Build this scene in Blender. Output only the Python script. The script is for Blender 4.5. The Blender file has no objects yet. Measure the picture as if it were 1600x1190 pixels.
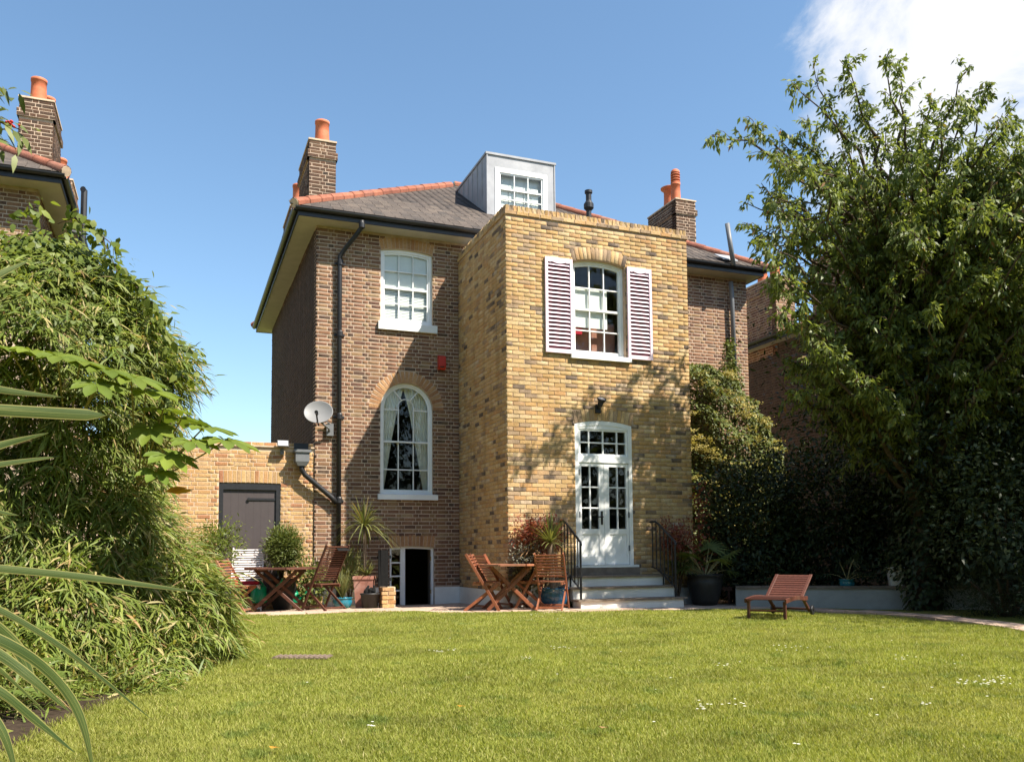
import bpy, math, random
import numpy as np
from mathutils import Matrix, Vector
random.seed(7); rng = np.random.default_rng(11)
sc = bpy.context.scene
COL = sc.collection
R = math.radians

# ------------------------------------------------------------------ camera
CAMP = np.array([-5.29, -16.435, .901])
PITCH, YAW, ROLL, FPX = .0725, .3727, -.0086, 1344.15
_F = np.array([math.sin(YAW)*math.cos(PITCH), math.cos(YAW)*math.cos(PITCH), math.sin(PITCH)])
_R = np.array([math.cos(YAW), -math.sin(YAW), 0.]); _U = np.cross(_R, _F)
CR = math.cos(ROLL)*_R+math.sin(ROLL)*_U; CU = -math.sin(ROLL)*_R+math.cos(ROLL)*_U
cd = bpy.data.cameras.new('camera'); cam = bpy.data.objects.new('camera', cd); COL.objects.link(cam)
m = Matrix.Identity(4)
for i in range(3):
    m[i][0] = CR[i]; m[i][1] = CU[i]; m[i][2] = -_F[i]; m[i][3] = CAMP[i]
cam.matrix_world = m
cd.sensor_width = 36; cd.lens = FPX/1600*36; cd.shift_y = (768.3-595)/1600; cd.clip_end = 3000; cd.clip_start = .05
sc.camera = cam
def at(u, v, d):            # a point d metres ahead of the lens along the line of sight of (u, v)
    return CAMP+d*(_F+CR*(u-800)/FPX-CU*(v-768.3)/FPX)

# ------------------------------------------------------------------ sky and sun
SUN = Vector((2.28, -2.704, 4.5)).normalized()
ELEV = math.asin(SUN.z); AZ = math.atan2(SUN.x, SUN.y)
w = bpy.data.worlds.new('World'); sc.world = w; w.use_nodes = True
wn, wl = w.node_tree.nodes, w.node_tree.links
bg = wn['Background']; bg.inputs[1].default_value = .08
sky = wn.new('ShaderNodeTexSky'); sky.sky_type = 'NISHITA'; sky.sun_disc = False
sky.sun_elevation = ELEV; sky.sun_rotation = AZ; sky.altitude = 50; sky.air_density = 1.0; sky.dust_density = .6; sky.ozone_density = 1.6
tc = wn.new('ShaderNodeTexCoord')
def wm(op, a, b=None, c=None):
    n = wn.new('ShaderNodeMath'); n.operation = op
    for i, x in enumerate((a, b, c)):
        if x is None: continue
        if isinstance(x, (int, float)): n.inputs[i].default_value = x
        else: wl.new(x, n.inputs[i])
    return n.outputs[0]
sep = wn.new('ShaderNodeSeparateXYZ'); wl.new(tc.outputs['Generated'], sep.inputs[0])
zz = wm('ADD', wm('MAXIMUM', sep.outputs[2], 0.0), .12)
cmb = wn.new('ShaderNodeCombineXYZ')
wl.new(wm('DIVIDE', sep.outputs[0], zz), cmb.inputs[0]); wl.new(wm('DIVIDE', sep.outputs[1], zz), cmb.inputs[1])
def wnoise(scale, detail, rough, off, dist=0.):
    mp = wn.new('ShaderNodeMapping'); mp.inputs['Location'].default_value = off; wl.new(cmb.outputs[0], mp.inputs[0])
    n = wn.new('ShaderNodeTexNoise'); n.inputs['Scale'].default_value = scale; n.inputs['Detail'].default_value = detail
    n.inputs['Roughness'].default_value = rough; n.inputs['Distortion'].default_value = dist
    wl.new(mp.outputs[0], n.inputs['Vector']); return n.outputs[0]
# fair-weather cloud banks: one stands to the north-east, others lie behind the house and behind the viewer
def bank(d, lo, hi):
    v = wn.new('ShaderNodeVectorMath'); v.operation = 'DOT_PRODUCT'; wl.new(tc.outputs['Generated'], v.inputs[0])
    d = Vector(d).normalized(); v.inputs[1].default_value = d
    mr = wn.new('ShaderNodeMapRange'); mr.inputs[1].default_value = lo; mr.inputs[2].default_value = hi; mr.clamp = True
    mr.interpolation_type = 'SMOOTHSTEP'; wl.new(v.outputs['Value'], mr.inputs[0]); return mr.outputs[0]
dcl = at(1640, 60, 1.)-CAMP
banks = wm('MAXIMUM', bank(dcl, .950, .995), bank((-.9, .1, .35), .9, .99))
def dnoise(scale, detail, rough, off, dist=0.):
    mp = wn.new('ShaderNodeMapping'); mp.inputs['Location'].default_value = off; mp.inputs['Scale'].default_value = (1, 1, 1.5); wl.new(tc.outputs['Generated'], mp.inputs[0])
    n = wn.new('ShaderNodeTexNoise'); n.inputs['Scale'].default_value = scale; n.inputs['Detail'].default_value = detail
    n.inputs['Roughness'].default_value = rough; n.inputs['Distortion'].default_value = dist; wl.new(mp.outputs[0], n.inputs['Vector']); return n.outputs[0]
nz = wm('ADD', wm('MULTIPLY', dnoise(6.5, 10, .62, (2.3, .4, 1.1), .3), .75), wm('MULTIPLY', dnoise(2.2, 3, .5, (.3, 5, 0)), .45))
cl = wn.new('ShaderNodeMapRange'); cl.clamp = True; cl.interpolation_type = 'SMOOTHSTEP'
cl.inputs[1].default_value = .87; cl.inputs[2].default_value = 1.08; cl.inputs[4].default_value = .95
wl.new(wm('ADD', nz, wm('MULTIPLY', banks, .455)), cl.inputs[0])
mixc = wn.new('ShaderNodeMix'); mixc.data_type = 'RGBA'
wl.new(cl.outputs[0], mixc.inputs[0]); 
hs = wn.new('ShaderNodeHueSaturation'); hs.inputs['Hue'].default_value = .493; hs.inputs['Saturation'].default_value = 1.06; hs.inputs['Value'].default_value = 1.2
wl.new(sky.outputs[0], hs.inputs['Color']); wl.new(hs.outputs[0], mixc.inputs[6])
mixc.inputs[7].default_value = (5.6, 5.65, 5.85, 1)
wl.new(mixc.outputs[2], bg.inputs[0])

sl = bpy.data.lights.new('sun', 'SUN'); sl.energy = 5.0; sl.angle = R(.53); sl.color = (1, .93, .82)
so = bpy.data.objects.new('sun', sl); COL.objects.link(so); so.location = (12, -14, 24)
so.rotation_euler = SUN.to_track_quat('Z', 'Y').to_euler()
sc.view_settings.view_transform = 'Standard'; sc.view_settings.look = 'None'; sc.view_settings.gamma = 1
sc.view_settings.use_curve_mapping = False; sc.view_settings.exposure = 1.22
sc.render.engine = 'CYCLES'
cy = sc.cycles; cy.use_denoising = True; cy.max_bounces = 7; cy.diffuse_bounces = 3; cy.glossy_bounces = 3
cy.transparent_max_bounces = 12; cy.transmission_bounces = 4; cy.caustics_reflective = False; cy.caustics_refractive = False
cy.sample_clamp_indirect = 6

# ------------------------------------------------------------------ materials
MAT = {}
class NT:
    def __init__(s, name):
        s.m = bpy.data.materials.new(name); s.m.use_nodes = True
        s.n = s.m.node_tree.nodes; s.l = s.m.node_tree.links; s.b = s.n['Principled BSDF']; MAT[name] = s.m
    def new(s, t, **k):
        n = s.n.new(t)
        for a, b in k.items():
            if hasattr(n, a): setattr(n, a, b)
            else: n.inputs[a.replace('_', ' ')].default_value = b
        return n
    def put(s, x, sock):
        if hasattr(x, 'is_output'): s.l.new(x, sock)
        else: sock.default_value = x
    def math(s, op, a, b=0., c=0.):
        n = s.new('ShaderNodeMath', operation=op)
        for i, x in enumerate((a, b, c)): s.put(x, n.inputs[i])
        return n.outputs[0]
    def noise(s, scale, detail=3, rough=.55, co='Object', sca=None):
        t = s.new('ShaderNodeTexCoord'); v = t.outputs[co] if co != 'Position' else s.new('ShaderNodeNewGeometry').outputs['Position']
        if sca:
            mp = s.new('ShaderNodeMapping'); mp.inputs['Scale'].default_value = sca; s.l.new(v, mp.inputs[0]); v = mp.outputs[0]
        n = s.new('ShaderNodeTexNoise', Scale=scale, Detail=detail, Roughness=rough); s.l.new(v, n.inputs['Vector']); return n.outputs[0]
    def ramp(s, x, stops, interp='LINEAR'):
        r = s.new('ShaderNodeValToRGB'); e = r.color_ramp; e.interpolation = interp
        while len(e.elements) < len(stops): e.elements.new(.5)
        for el, (p, c) in zip(e.elements, stops):
            el.position = p; el.color = (*c, 1) if not isinstance(c, (int, float)) else (c, c, c, 1)
        s.put(x, r.inputs[0]); return r.outputs[0]
    def mix(s, f, a, b, mode='MIX'):
        n = s.new('ShaderNodeMix', data_type='RGBA', blend_type=mode); s.put(f, n.inputs[0])
        for x, i in ((a, 6), (b, 7)):
            if isinstance(x, tuple): x = (*x, 1) if len(x) == 3 else x
            s.put(x, n.inputs[i])
        return n.outputs[2]
    def rnd(s):
        g = s.new('ShaderNodeNewGeometry'); o = s.new('ShaderNodeObjectInfo')
        return s.math('FRACT', s.math('ADD', g.outputs['Random Per Island'], o.outputs['Random']))
    def bump(s, h, strength=.3, dist=.01):
        b = s.new('ShaderNodeBump'); b.inputs['Strength'].default_value = strength; b.inputs['Distance'].default_value = dist
        s.put(h, b.inputs['Height']); s.l.new(b.outputs[0], s.b.inputs['Normal'])
    def col(s, c, rough=.7, spec=.3, metal=0.):
        if isinstance(c, tuple): c = (*c, 1) if len(c) == 3 else c
        s.put(c, s.b.inputs['Base Color']); s.put(rough, s.b.inputs['Roughness'])
        s.b.inputs['Specular IOR Level'].default_value = spec; s.b.inputs['Metallic'].default_value = metal

def brick_mat(name, stops, soot=.0):
    t = NT(name); r = t.rnd()
    r = t.math('ADD', r, t.math('MULTIPLY', t.math('SUBTRACT', t.noise(.8, 4, .65, 'Position'), .5), .42))
    c = t.ramp(r, stops, 'LINEAR')
    n1 = t.noise(38, 4, .65, 'Position'); n2 = t.noise(.7, 4, .6, 'Position'); n3 = t.noise(140, 2, .5, 'Position')
    c = t.mix(1., c, t.ramp(n1, [(.26, .5), (.42, .9), (.55, 1.), (.76, 1.25)]), 'MULTIPLY')
    c = t.mix(1., c, t.ramp(n2, [(.3, .84), (.55, 1.), (.75, 1.1)]), 'MULTIPLY')
    c = t.mix(1., c, t.ramp(t.noise(1., 4, .6, 'Position', (5.5, 5.5, .5)), [(.3, .80), (.5, 1.), (.7, 1.08)]), 'MULTIPLY')
    c = t.mix(t.ramp(n3, [(.62, 0.), (.75, .35)]), c, (.5, .42, .33))
    t.col(c, .92, .15); t.bump(t.math('ADD', n1, t.math('MULTIPLY', n3, .5)), .7, .008)
brick_mat('yellow_brick', [(0, (.45, .275, .115)), (.18, (.50, .335, .155)), (.36, (.53, .385, .205)), (.5, (.48, .29, .12)), (.63, (.56, .42, .245)), (.74, (.46, .26, .11)), (.84, (.38, .265, .16)), (.9, (.30, .21, .135)), (.935, (.17, .125, .09)), (.965, (.12, .09, .07)), (.98, (.32, .24, .165)), (1, (.51, .39, .26))])
brick_mat('brown_brick', [(0, (.225, .118, .068)), (.2, (.17, .088, .057)), (.38, (.265, .145, .085)), (.55, (.21, .118, .065)), (.7, (.30, .19, .10)), (.82, (.155, .08, .055)), (.92, (.095, .063, .046)), (1, (.33, .225, .125))])
brick_mat('ochre_brick', [(0, (.48, .28, .12)), (.25, (.53, .35, .16)), (.5, (.44, .235, .10)), (.7, (.55, .38, .2)), (.88, (.40, .2, .09)), (.95, (.34, .15, .08)), (1, (.50, .33, .17))])
brick_mat('sooty_brick', [(0, (.085, .05, .034)), (.3, (.12, .064, .04)), (.6, (.07, .045, .033)), (.85, (.145, .085, .052)), (1, (.05, .037, .03))])
brick_mat('shady_brick', [(0, (.055, .036, .028)), (.4, (.075, .047, .034)), (.7, (.06, .042, .032)), (1, (.095, .06, .042))])  # shade of the flank and neighbour walls put into the brick colour
brick_mat('arch_brick', [(0, (.40, .21, .10)), (.4, (.46, .27, .13)), (.7, (.36, .18, .09)), (1, (.50, .31, .16))])
brick_mat('clay_tile', [(0, (.29, .105, .065)), (.4, (.34, .13, .08)), (.7, (.25, .095, .065)), (1, (.33, .16, .11))])
brick_mat('slate', [(0, (.08, .065, .056)), (.3, (.105, .085, .072)), (.6, (.066, .057, .052)), (.85, (.13, .104, .085)), (1, (.085, .072, .064))])
brick_mat('paving', [(0, (.47, .335, .25)), (.3, (.52, .385, .29)), (.6, (.43, .315, .24)), (1, (.50, .35, .265))])
def plain(name, c, rough=.7, spec=.3, metal=0., var=.12, scale=12, bump=.15, c2=None):
    t = NT(name); n = t.noise(scale, 5, .6, 'Position')
    cc = t.mix(1., tuple(c), t.ramp(n, [(.3, 1-var), (.7, 1+var)]), 'MULTIPLY')
    if c2: cc = t.mix(t.ramp(t.noise(scale*.25, 6, .65, 'Position'), [(.52, 0.), (.68, .75)]), cc, tuple(c2))
    t.col(cc, rough, spec, metal)
    if bump: t.bump(t.noise(scale*4, 4, .6, 'Position'), bump, .006)
    return t
plain('yellow_mortar', (.43, .31, .215), .95, .1, var=.25, scale=9)
plain('pale_mortar', (.44, .335, .25), .95, .1, var=.2, scale=9)
plain('shaded_render', (.36, .355, .32), .85, .15, var=.15, scale=3, bump=.3, c2=(.22, .22, .18))  # white render darkened for the bed wall's shade, plus mottled patches
plain('dark_mortar', (.10, .082, .066), .95, .1, var=.2, scale=9)  # mortar darkened with the same wall shade
plain('ochre_mortar', (.56, .42, .30), .95, .1, var=.2, scale=9)
plain('white_paint', (.80, .80, .78), .4, .35, var=.05, scale=7, bump=.08, c2=(.70, .70, .66))
plain('white_render', (.78, .765, .71), .8, .2, var=.08, scale=3, bump=.2, c2=(.60, .57, .50))
plain('soffit_paint', (.41, .39, .345), .7, .3, var=.08, scale=4, bump=.05)
plain('shutter_paint', (.68, .54, .60), .45, .4, var=.04, scale=5, bump=.05)
plain('maroon_paint', (.16, .028, .05), .6, .3, var=.1, scale=8, bump=.05)
plain('black_iron', (.018, .018, .02), .45, .4, var=.2, scale=20, bump=.1)
plain('grey_plastic', (.14, .145, .15), .5, .4, var=.1, scale=10, bump=.05)
plain('lead', (.31, .315, .33), .6, .3, var=.14, scale=3, bump=.12, c2=(.40, .40, .40))
plain('door_paint', (.068, .055, .054), .5, .35, var=.06, scale=6, bump=.05)
plain('terracotta', (.47, .135, .06), .7, .3, var=.12, scale=8, c2=(.52, .2, .11))
plain('planter_clay', (.40, .18, .13), .8, .2, var=.12, scale=8, c2=(.5, .3, .24))
plain('teal_glaze', (.02, .17, .24), .12, .6, var=.25, scale=9, bump=.03, c2=(.06, .28, .33))
plain('blue_glaze', (.02, .10, .20), .12, .6, var=.25, scale=9, bump=.03)
plain('dark_pot', (.025, .024, .023), .5, .4, var=.2, scale=8)
plain('dark_stone', (.19, .15, .115), .85, .2, var=.25, scale=8, bump=.4)
plain('soil', (.045, .032, .022), .95, .1, var=.4, scale=25, bump=.6)
plain('dish_grey', (.20, .198, .195), .5, .3, var=.04, scale=6, bump=0)
plain('red_plastic', (.48, .035, .02), .4, .4, var=.05, scale=6, bump=0)
plain('green_plastic', (.0, .22, .10), .35, .4, var=.08, scale=6, bump=0)
plain('red_fabric', (.45, .03, .05), .9, .1, var=.2, scale=60, bump=.2)
plain('curtain_fabric', (.80, .76, .66), .9, .1, var=.06, scale=8, bump=.05)
plain('blind_fabric', (.84, .83, .80), .9, .1, var=.05, scale=8, bump=.05)
plain('room_wall', (.10, .085, .07), .9, .1, var=.1, scale=3, bump=0)
plain('paper', (.80, .78, .74), .8, .2, var=.05, scale=4, bump=0)
plain('black_cloth', (.012, .012, .012), .9, .1, var=.2, scale=20, bump=.2)
plain('lamp_glass', (.55, .56, .56), .15, .6, var=.05, scale=6, bump=0)
plain('bark', (.085, .062, .045), .95, .1, var=.45, scale=18, bump=.8)
plain('twig', (.075, .05, .034), .9, .1, var=.3, scale=30, bump=.2)
plain('cane', (.30, .25, .11), .6, .3, var=.3, scale=20, bump=.1)
plain('palm_trunk', (.16, .12, .085), .95, .1, var=.4, scale=30, bump=.6)
plain('iron_cover', (.17, .125, .095), .8, .3, var=.3, scale=20, bump=.4)
plain('brass', (.45, .33, .12), .35, .5, metal=.8, var=.1, bump=0)
t = NT('teak'); r = t.rnd(); g = t.noise(6, 5, .6, 'Object', (1, 1, 1))
g = t.noise(30, 4, .6, 'Position', (1, 1, .3))
t.col(t.mix(1., t.ramp(r, [(0, (.23, .075, .036)), (.3, (.31, .105, .05)), (.55, (.19, .062, .032)), (.8, (.34, .135, .07)), (1, (.26, .13, .085))]), t.ramp(g, [(.3, .72), (.7, 1.2)]), 'MULTIPLY'), .42, .4)
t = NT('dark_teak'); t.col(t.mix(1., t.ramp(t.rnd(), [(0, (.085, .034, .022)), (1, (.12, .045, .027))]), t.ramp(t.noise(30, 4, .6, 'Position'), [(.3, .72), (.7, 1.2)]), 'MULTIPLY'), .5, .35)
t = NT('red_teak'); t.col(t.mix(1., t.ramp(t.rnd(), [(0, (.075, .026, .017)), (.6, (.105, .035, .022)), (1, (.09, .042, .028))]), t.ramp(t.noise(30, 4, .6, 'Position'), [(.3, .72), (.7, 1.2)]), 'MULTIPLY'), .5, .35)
t = NT('white_wood'); t.col(t.mix(1., (.74, .68, .66), t.ramp(t.noise(20, 4, .6, 'Position'), [(.3, .92), (.7, 1.05)]), 'MULTIPLY'), .45, .35)  # one pale colour over all the wood
# window glass: thin, clear, mirrors the sky at a slant
t = NT('glass'); t.n.remove(t.b)
lw = t.new('ShaderNodeLayerWeight', Blend=.5); tr = t.new('ShaderNodeBsdfTransparent'); tr.inputs[0].default_value = (.93, .95, .94, 1)
gl = t.new('ShaderNodeBsdfGlossy', Roughness=.015); mx = t.new('ShaderNodeMixShader')
bp = t.new('ShaderNodeBump'); bp.inputs['Strength'].default_value = .06; bp.inputs['Distance'].default_value = .02
t.l.new(t.noise(3.5, 2, .5, 'Position'), bp.inputs['Height']); t.l.new(bp.outputs[0], gl.inputs['Normal'])
t.l.new(t.math('ADD', t.math('MULTIPLY', t.math('POWER', lw.outputs['Facing'], 5.), .6), .022), mx.inputs[0]); t.l.new(tr.outputs[0], mx.inputs[1]); t.l.new(gl.outputs[0], mx.inputs[2])
t.l.new(mx.outputs[0], t.n['Material Output'].inputs[0])

def leaf_mat(name, stops, trans=.35, rough=.38, spec=.45, var=.2, patch=1.2):
    t = NT(name); c = t.ramp(t.rnd(), stops)
    c = t.mix(1., c, t.ramp(t.noise(patch, 3, .6, 'Position'), [(.3, 1-var), (.7, 1+var)]), 'MULTIPLY')
    t.col(c, max(rough, .48), min(spec, .28))
    tl = t.new('ShaderNodeBsdfTranslucent'); t.put(t.mix(1., c, (1.5, 1.45, .7), 'MULTIPLY'), tl.inputs[0])
    mx = t.new('ShaderNodeMixShader'); mx.inputs[0].default_value = trans
    t.l.new(t.b.outputs[0], mx.inputs[1]); t.l.new(tl.outputs[0], mx.inputs[2]); t.l.new(mx.outputs[0], t.n['Material Output'].inputs[0])
leaf_mat('bamboo_leaf', [(0, (.10, .145, .028)), (.25, (.155, .20, .036)), (.55, (.215, .25, .055)), (.74, (.10, .15, .034)), (.86, (.27, .25, .08)), (.95, (.42, .34, .16)), (1, (.30, .17, .08))], .34, var=.3, patch=2.2)
leaf_mat('cherry_leaf', [(0, (.095, .13, .03)), (.4, (.145, .185, .045)), (.75, (.205, .235, .075)), (.97, (.115, .15, .04)), (1, (.24, .12, .045))], .42, .32, .55)
leaf_mat('vine_leaf', [(0, (.075, .11, .02)), (.5, (.125, .165, .03)), (1, (.20, .23, .045))], .38)
leaf_mat('fatsia_leaf', [(0, (.10, .145, .022)), (1, (.165, .21, .03))], .3, .3, .5)
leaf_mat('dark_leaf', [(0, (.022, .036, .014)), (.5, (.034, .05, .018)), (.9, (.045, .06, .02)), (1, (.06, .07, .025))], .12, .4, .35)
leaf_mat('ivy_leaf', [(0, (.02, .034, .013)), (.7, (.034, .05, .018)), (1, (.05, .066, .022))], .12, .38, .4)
leaf_mat('climber_leaf', [(0, (.085, .11, .03)), (.6, (.12, .145, .04)), (1, (.16, .175, .05))], .25)
leaf_mat('climber_flower', [(0, (.36, .30, .10)), (.6, (.44, .37, .14)), (1, (.30, .29, .09))], .25, .7, .2)
leaf_mat('shrub_leaf', [(0, (.08, .11, .025)), (.6, (.12, .15, .035)), (1, (.17, .19, .05))], .3)
leaf_mat('red_leaf', [(0, (.22, .05, .03)), (.5, (.30, .085, .045)), (.8, (.16, .05, .03)), (1, (.34, .16, .08))], .3)
leaf_mat('grey_leaf', [(0, (.16, .16, .12)), (.5, (.25, .24, .18)), (1, (.10, .11, .06))], .2)
leaf_mat('spiky_leaf', [(0, (.15, .17, .05)), (.5, (.22, .22, .075)), (.85, (.12, .145, .045)), (1, (.33, .25, .12))], .25, .4, .45)
leaf_mat('rust_frond', [(0, (.30, .17, .07)), (1, (.36, .22, .11))], .2)
leaf_mat('fern_leaf', [(0, (.10, .15, .03)), (1, (.15, .2, .045))], .4)
t = NT('grass_blade'); c = t.ramp(t.rnd(), [(0, (.195, .232, .044)), (.25, (.26, .287, .055)), (.5, (.32, .328, .074)), (.78, (.225, .257, .048)), (.92, (.38, .36, .12)), (1, (.46, .41, .18))])
c = t.mix(1., c, t.ramp(t.noise(1.1, 4, .65, 'Position', (1, 1.6, 1)), [(.3, .68), (.5, 1.), (.7, 1.2)]), 'MULTIPLY')
c = t.mix(t.ramp(t.noise(.45, 5, .7, 'Position'), [(.5, 0.), (.68, .42)]), c, (.38, .35, .11))
c = t.mix(t.ramp(t.noise(2.6, 3, .6, 'Position', (1.2, 1, 1)), [(.58, 0.), (.66, .6)]), c, (.13, .19, .04))
t.col(c, .55, .22); tl = t.new('ShaderNodeBsdfTranslucent'); t.put(t.mix(1., c, (1.4, 1.4, .7), 'MULTIPLY'), tl.inputs[0]); mx = t.new('ShaderNodeMixShader'); mx.inputs[0].default_value = .4
t.l.new(t.b.outputs[0], mx.inputs[1]); t.l.new(tl.outputs[0], mx.inputs[2]); t.l.new(mx.outputs[0], t.n['Material Output'].inputs[0])
leaf_mat('daisy_petal', [(0, (.75, .74, .68)), (1, (.8, .8, .76))], .3, .6, .2, .03)
leaf_mat('berry', [(0, (.5, .04, .02)), (1, (.4, .03, .02))], .05)
leaf_mat('orange_leaf', [(0, (.55, .28, .03)), (1, (.5, .22, .03))], .3)
t = NT('flax_leaf'); at_ = t.new('ShaderNodeAttribute'); at_.attribute_name = 'strap'
sp_ = t.new('ShaderNodeSeparateXYZ'); t.l.new(at_.outputs['Vector'], sp_.inputs[0]); cb_ = t.new('ShaderNodeCombineXYZ')
t.l.new(t.math('MULTIPLY', sp_.outputs[0], 14.), cb_.inputs[0]); t.l.new(t.math('MULTIPLY', sp_.outputs[1], 1.6), cb_.inputs[1]); t.l.new(t.math('MULTIPLY', t.rnd(), 40.), cb_.inputs[2])
ns_ = t.new('ShaderNodeTexNoise', Scale=1., Detail=3.); t.l.new(cb_.outputs[0], ns_.inputs['Vector'])
ed_ = t.math('ABSOLUTE', t.math('SUBTRACT', sp_.outputs[0], .5))
cc = t.ramp(ns_.outputs[0], [(.3, (.022, .042, .010)), (.5, (.04, .062, .014)), (.62, (.07, .09, .022)), (.75, (.14, .14, .05))])
cc = t.mix(t.ramp(ed_, [(.38, 0.), (.48, .75)]), cc, (.24, .21, .07))
cc = t.mix(t.ramp(t.math('ADD', sp_.outputs[1], t.math('MULTIPLY', ns_.outputs[0], .25)), [(1.0, 0.), (1.12, .9)]), cc, (.16, .085, .035))
t.col(cc, .6, .14); t.bump(ns_.outputs[0], .4, .004)
t = NT('lawn_soil'); n = t.noise(1.1, 5, .6, 'Position'); n2 = t.noise(60, 3, .6, 'Position')
t.col(t.mix(1., t.ramp(n, [(.3, (.17, .20, .042)), (.5, (.225, .24, .055)), (.7, (.28, .27, .08))]), t.ramp(n2, [(.3, .55), (.7, 1.25)]), 'MULTIPLY'), .95, .1); t.bump(n2, 1., .02)
# ------------------------------------------------------------------ mesh helpers
def V3(x): return np.asarray(x, float)
class MB:
    def __init__(s): s.v = []; s.f = []
    def add(s, vs, fs):
        o = len(s.v); s.v += [tuple(float(c) for c in p) for p in vs]; s.f += [tuple(i+o for i in f) for f in fs]; return s
    def box(s, x0, x1, y0, y1, z0, z1):
        return s.add([(x, y, z) for z in (z0, z1) for y in (y0, y1) for x in (x0, x1)],
                     [(0, 2, 3, 1), (4, 5, 7, 6), (0, 1, 5, 4), (2, 6, 7, 3), (0, 4, 6, 2), (1, 3, 7, 5)])
    def bar(s, p, q, w, h, up=(0, 0, 1), c=.12):        # chamfered beam from p to q, w across, h along 'up'
        p, q = V3(p), V3(q); d = q-p; d /= np.linalg.norm(d)
        a = np.cross(d, V3(up)); a /= np.linalg.norm(a)+1e-12; b = np.cross(a, d)
        k = min(w, h)*c; pr = [(-w/2+k, -h/2), (w/2-k, -h/2), (w/2, -h/2+k), (w/2, h/2-k), (w/2-k, h/2), (-w/2+k, h/2), (-w/2, h/2-k), (-w/2, -h/2+k)]
        vs = [e+a*x+b*y for e in (p, q) for x, y in pr]
        fs = [(i, (i+1) % 8, 8+(i+1) % 8, 8+i) for i in range(8)]+[tuple(range(7, -1, -1)), tuple(range(8, 16))]
        return s.add(vs, fs)
    def tube(s, pts, rad, n=8, cap=True):
        pts = [V3(p) for p in pts]; N = len(pts)
        if not hasattr(rad, '__len__'): rad = [rad]*N
        vs = []; ref = None
        for i, p in enumerate(pts):
            d = pts[min(i+1, N-1)]-pts[max(i-1, 0)]; d = d/(np.linalg.norm(d)+1e-12)
            if ref is None:
                ref = np.cross(d, (0, 0, 1.)) if abs(d[2]) < .9 else np.cross(d, (1., 0, 0))
            a = ref-d*(ref@d); a /= np.linalg.norm(a)+1e-12; b = np.cross(d, a); ref = a
            for k in range(n):
                t = 2*math.pi*k/n; vs.append(p+rad[i]*(math.cos(t)*a+math.sin(t)*b))
        fs = [(i*n+k, i*n+(k+1) % n, (i+1)*n+(k+1) % n, (i+1)*n+k) for i in range(N-1) for k in range(n)]
        if cap: fs += [tuple(range(n-1, -1, -1)), tuple(range((N-1)*n, N*n))]
        return s.add(vs, fs)
    def lathe(s, prof, n=20, c=(0, 0, 0)):
        vs = [(c[0]+r*math.cos(2*math.pi*k/n), c[1]+r*math.sin(2*math.pi*k/n), c[2]+z) for r, z in prof for k in range(n)]
        fs = [(i*n+k, i*n+(k+1) % n, (i+1)*n+(k+1) % n, (i+1)*n+k) for i in range(len(prof)-1) for k in range(n)]
        return s.add(vs, fs)
    def prism(s, poly, d):          # poly: planar 3-D outline, d: extrusion vector
        n = len(poly); d = V3(d); vs = [V3(p) for p in poly]; vs = vs+[p+d for p in vs]
        return s.add(vs, [tuple(range(n-1, -1, -1)), tuple(range(n, 2*n))]+[(i, (i+1) % n, n+(i+1) % n, n+i) for i in range(n)])
    def mesh(s, name, smooth=False):
        me = bpy.data.meshes.new(name); me.from_pydata(s.v, [], s.f); me.update()
        import bmesh
        bm = bmesh.new(); bm.from_mesh(me); bmesh.ops.recalc_face_normals(bm, faces=bm.faces); bm.to_mesh(me); bm.free()
        if smooth: me.polygons.foreach_set('use_smooth', [True]*len(me.polygons))
        return me
    def obj(s, name, mat, parent=None, smooth=False, **k): return link(name, s.mesh(name, smooth), mat, parent, **k)
def props(o, label=None, category=None, group=None, kind=None):
    for k, v in (('label', label), ('category', category), ('group', group), ('kind', kind)):
        if v: o[k] = v
    return o
def link(name, me, mat, parent=None, **k):
    o = bpy.data.objects.new(name, me); COL.objects.link(o)
    if mat and me.materials.__len__() == 0: me.materials.append(MAT[mat])
    o.parent = parent; return props(o, **k)
def thing(name, label, category, loc=(0, 0, 0), rz=0., group=None):
    o = bpy.data.objects.new(name, None); COL.objects.link(o); o.location = loc; o.rotation_euler.z = rz
    o.empty_display_size = .2
    return props(o, label, category, group)
def npmesh(name, V, T, smooth=False):
    me = bpy.data.meshes.new(name); V = np.ascontiguousarray(V, np.float32).reshape(-1, 3); T = np.asarray(T, np.int32); k = T.shape[1]; n = len(T)
    me.vertices.add(len(V)); me.vertices.foreach_set('co', V.ravel())
    me.loops.add(n*k); me.loops.foreach_set('vertex_index', T.ravel())
    me.polygons.add(n); me.polygons.foreach_set('loop_start', np.arange(0, n*k, k, dtype=np.int32)); me.polygons.foreach_set('loop_total', np.full(n, k, np.int32))
    if smooth: me.polygons.foreach_set('use_smooth', np.ones(n, bool))
    me.update(calc_edges=True); return me
def nrm(a): return a/(np.linalg.norm(a, axis=-1, keepdims=True)+1e-9)
def copy_tree(o, parent=None):
    c = o.copy(); COL.objects.link(c); c.parent = parent
    for ch in list(o.children): copy_tree(ch, c)
    return c
def rvec(n): return nrm(rng.normal(size=(n, 3)))

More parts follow.
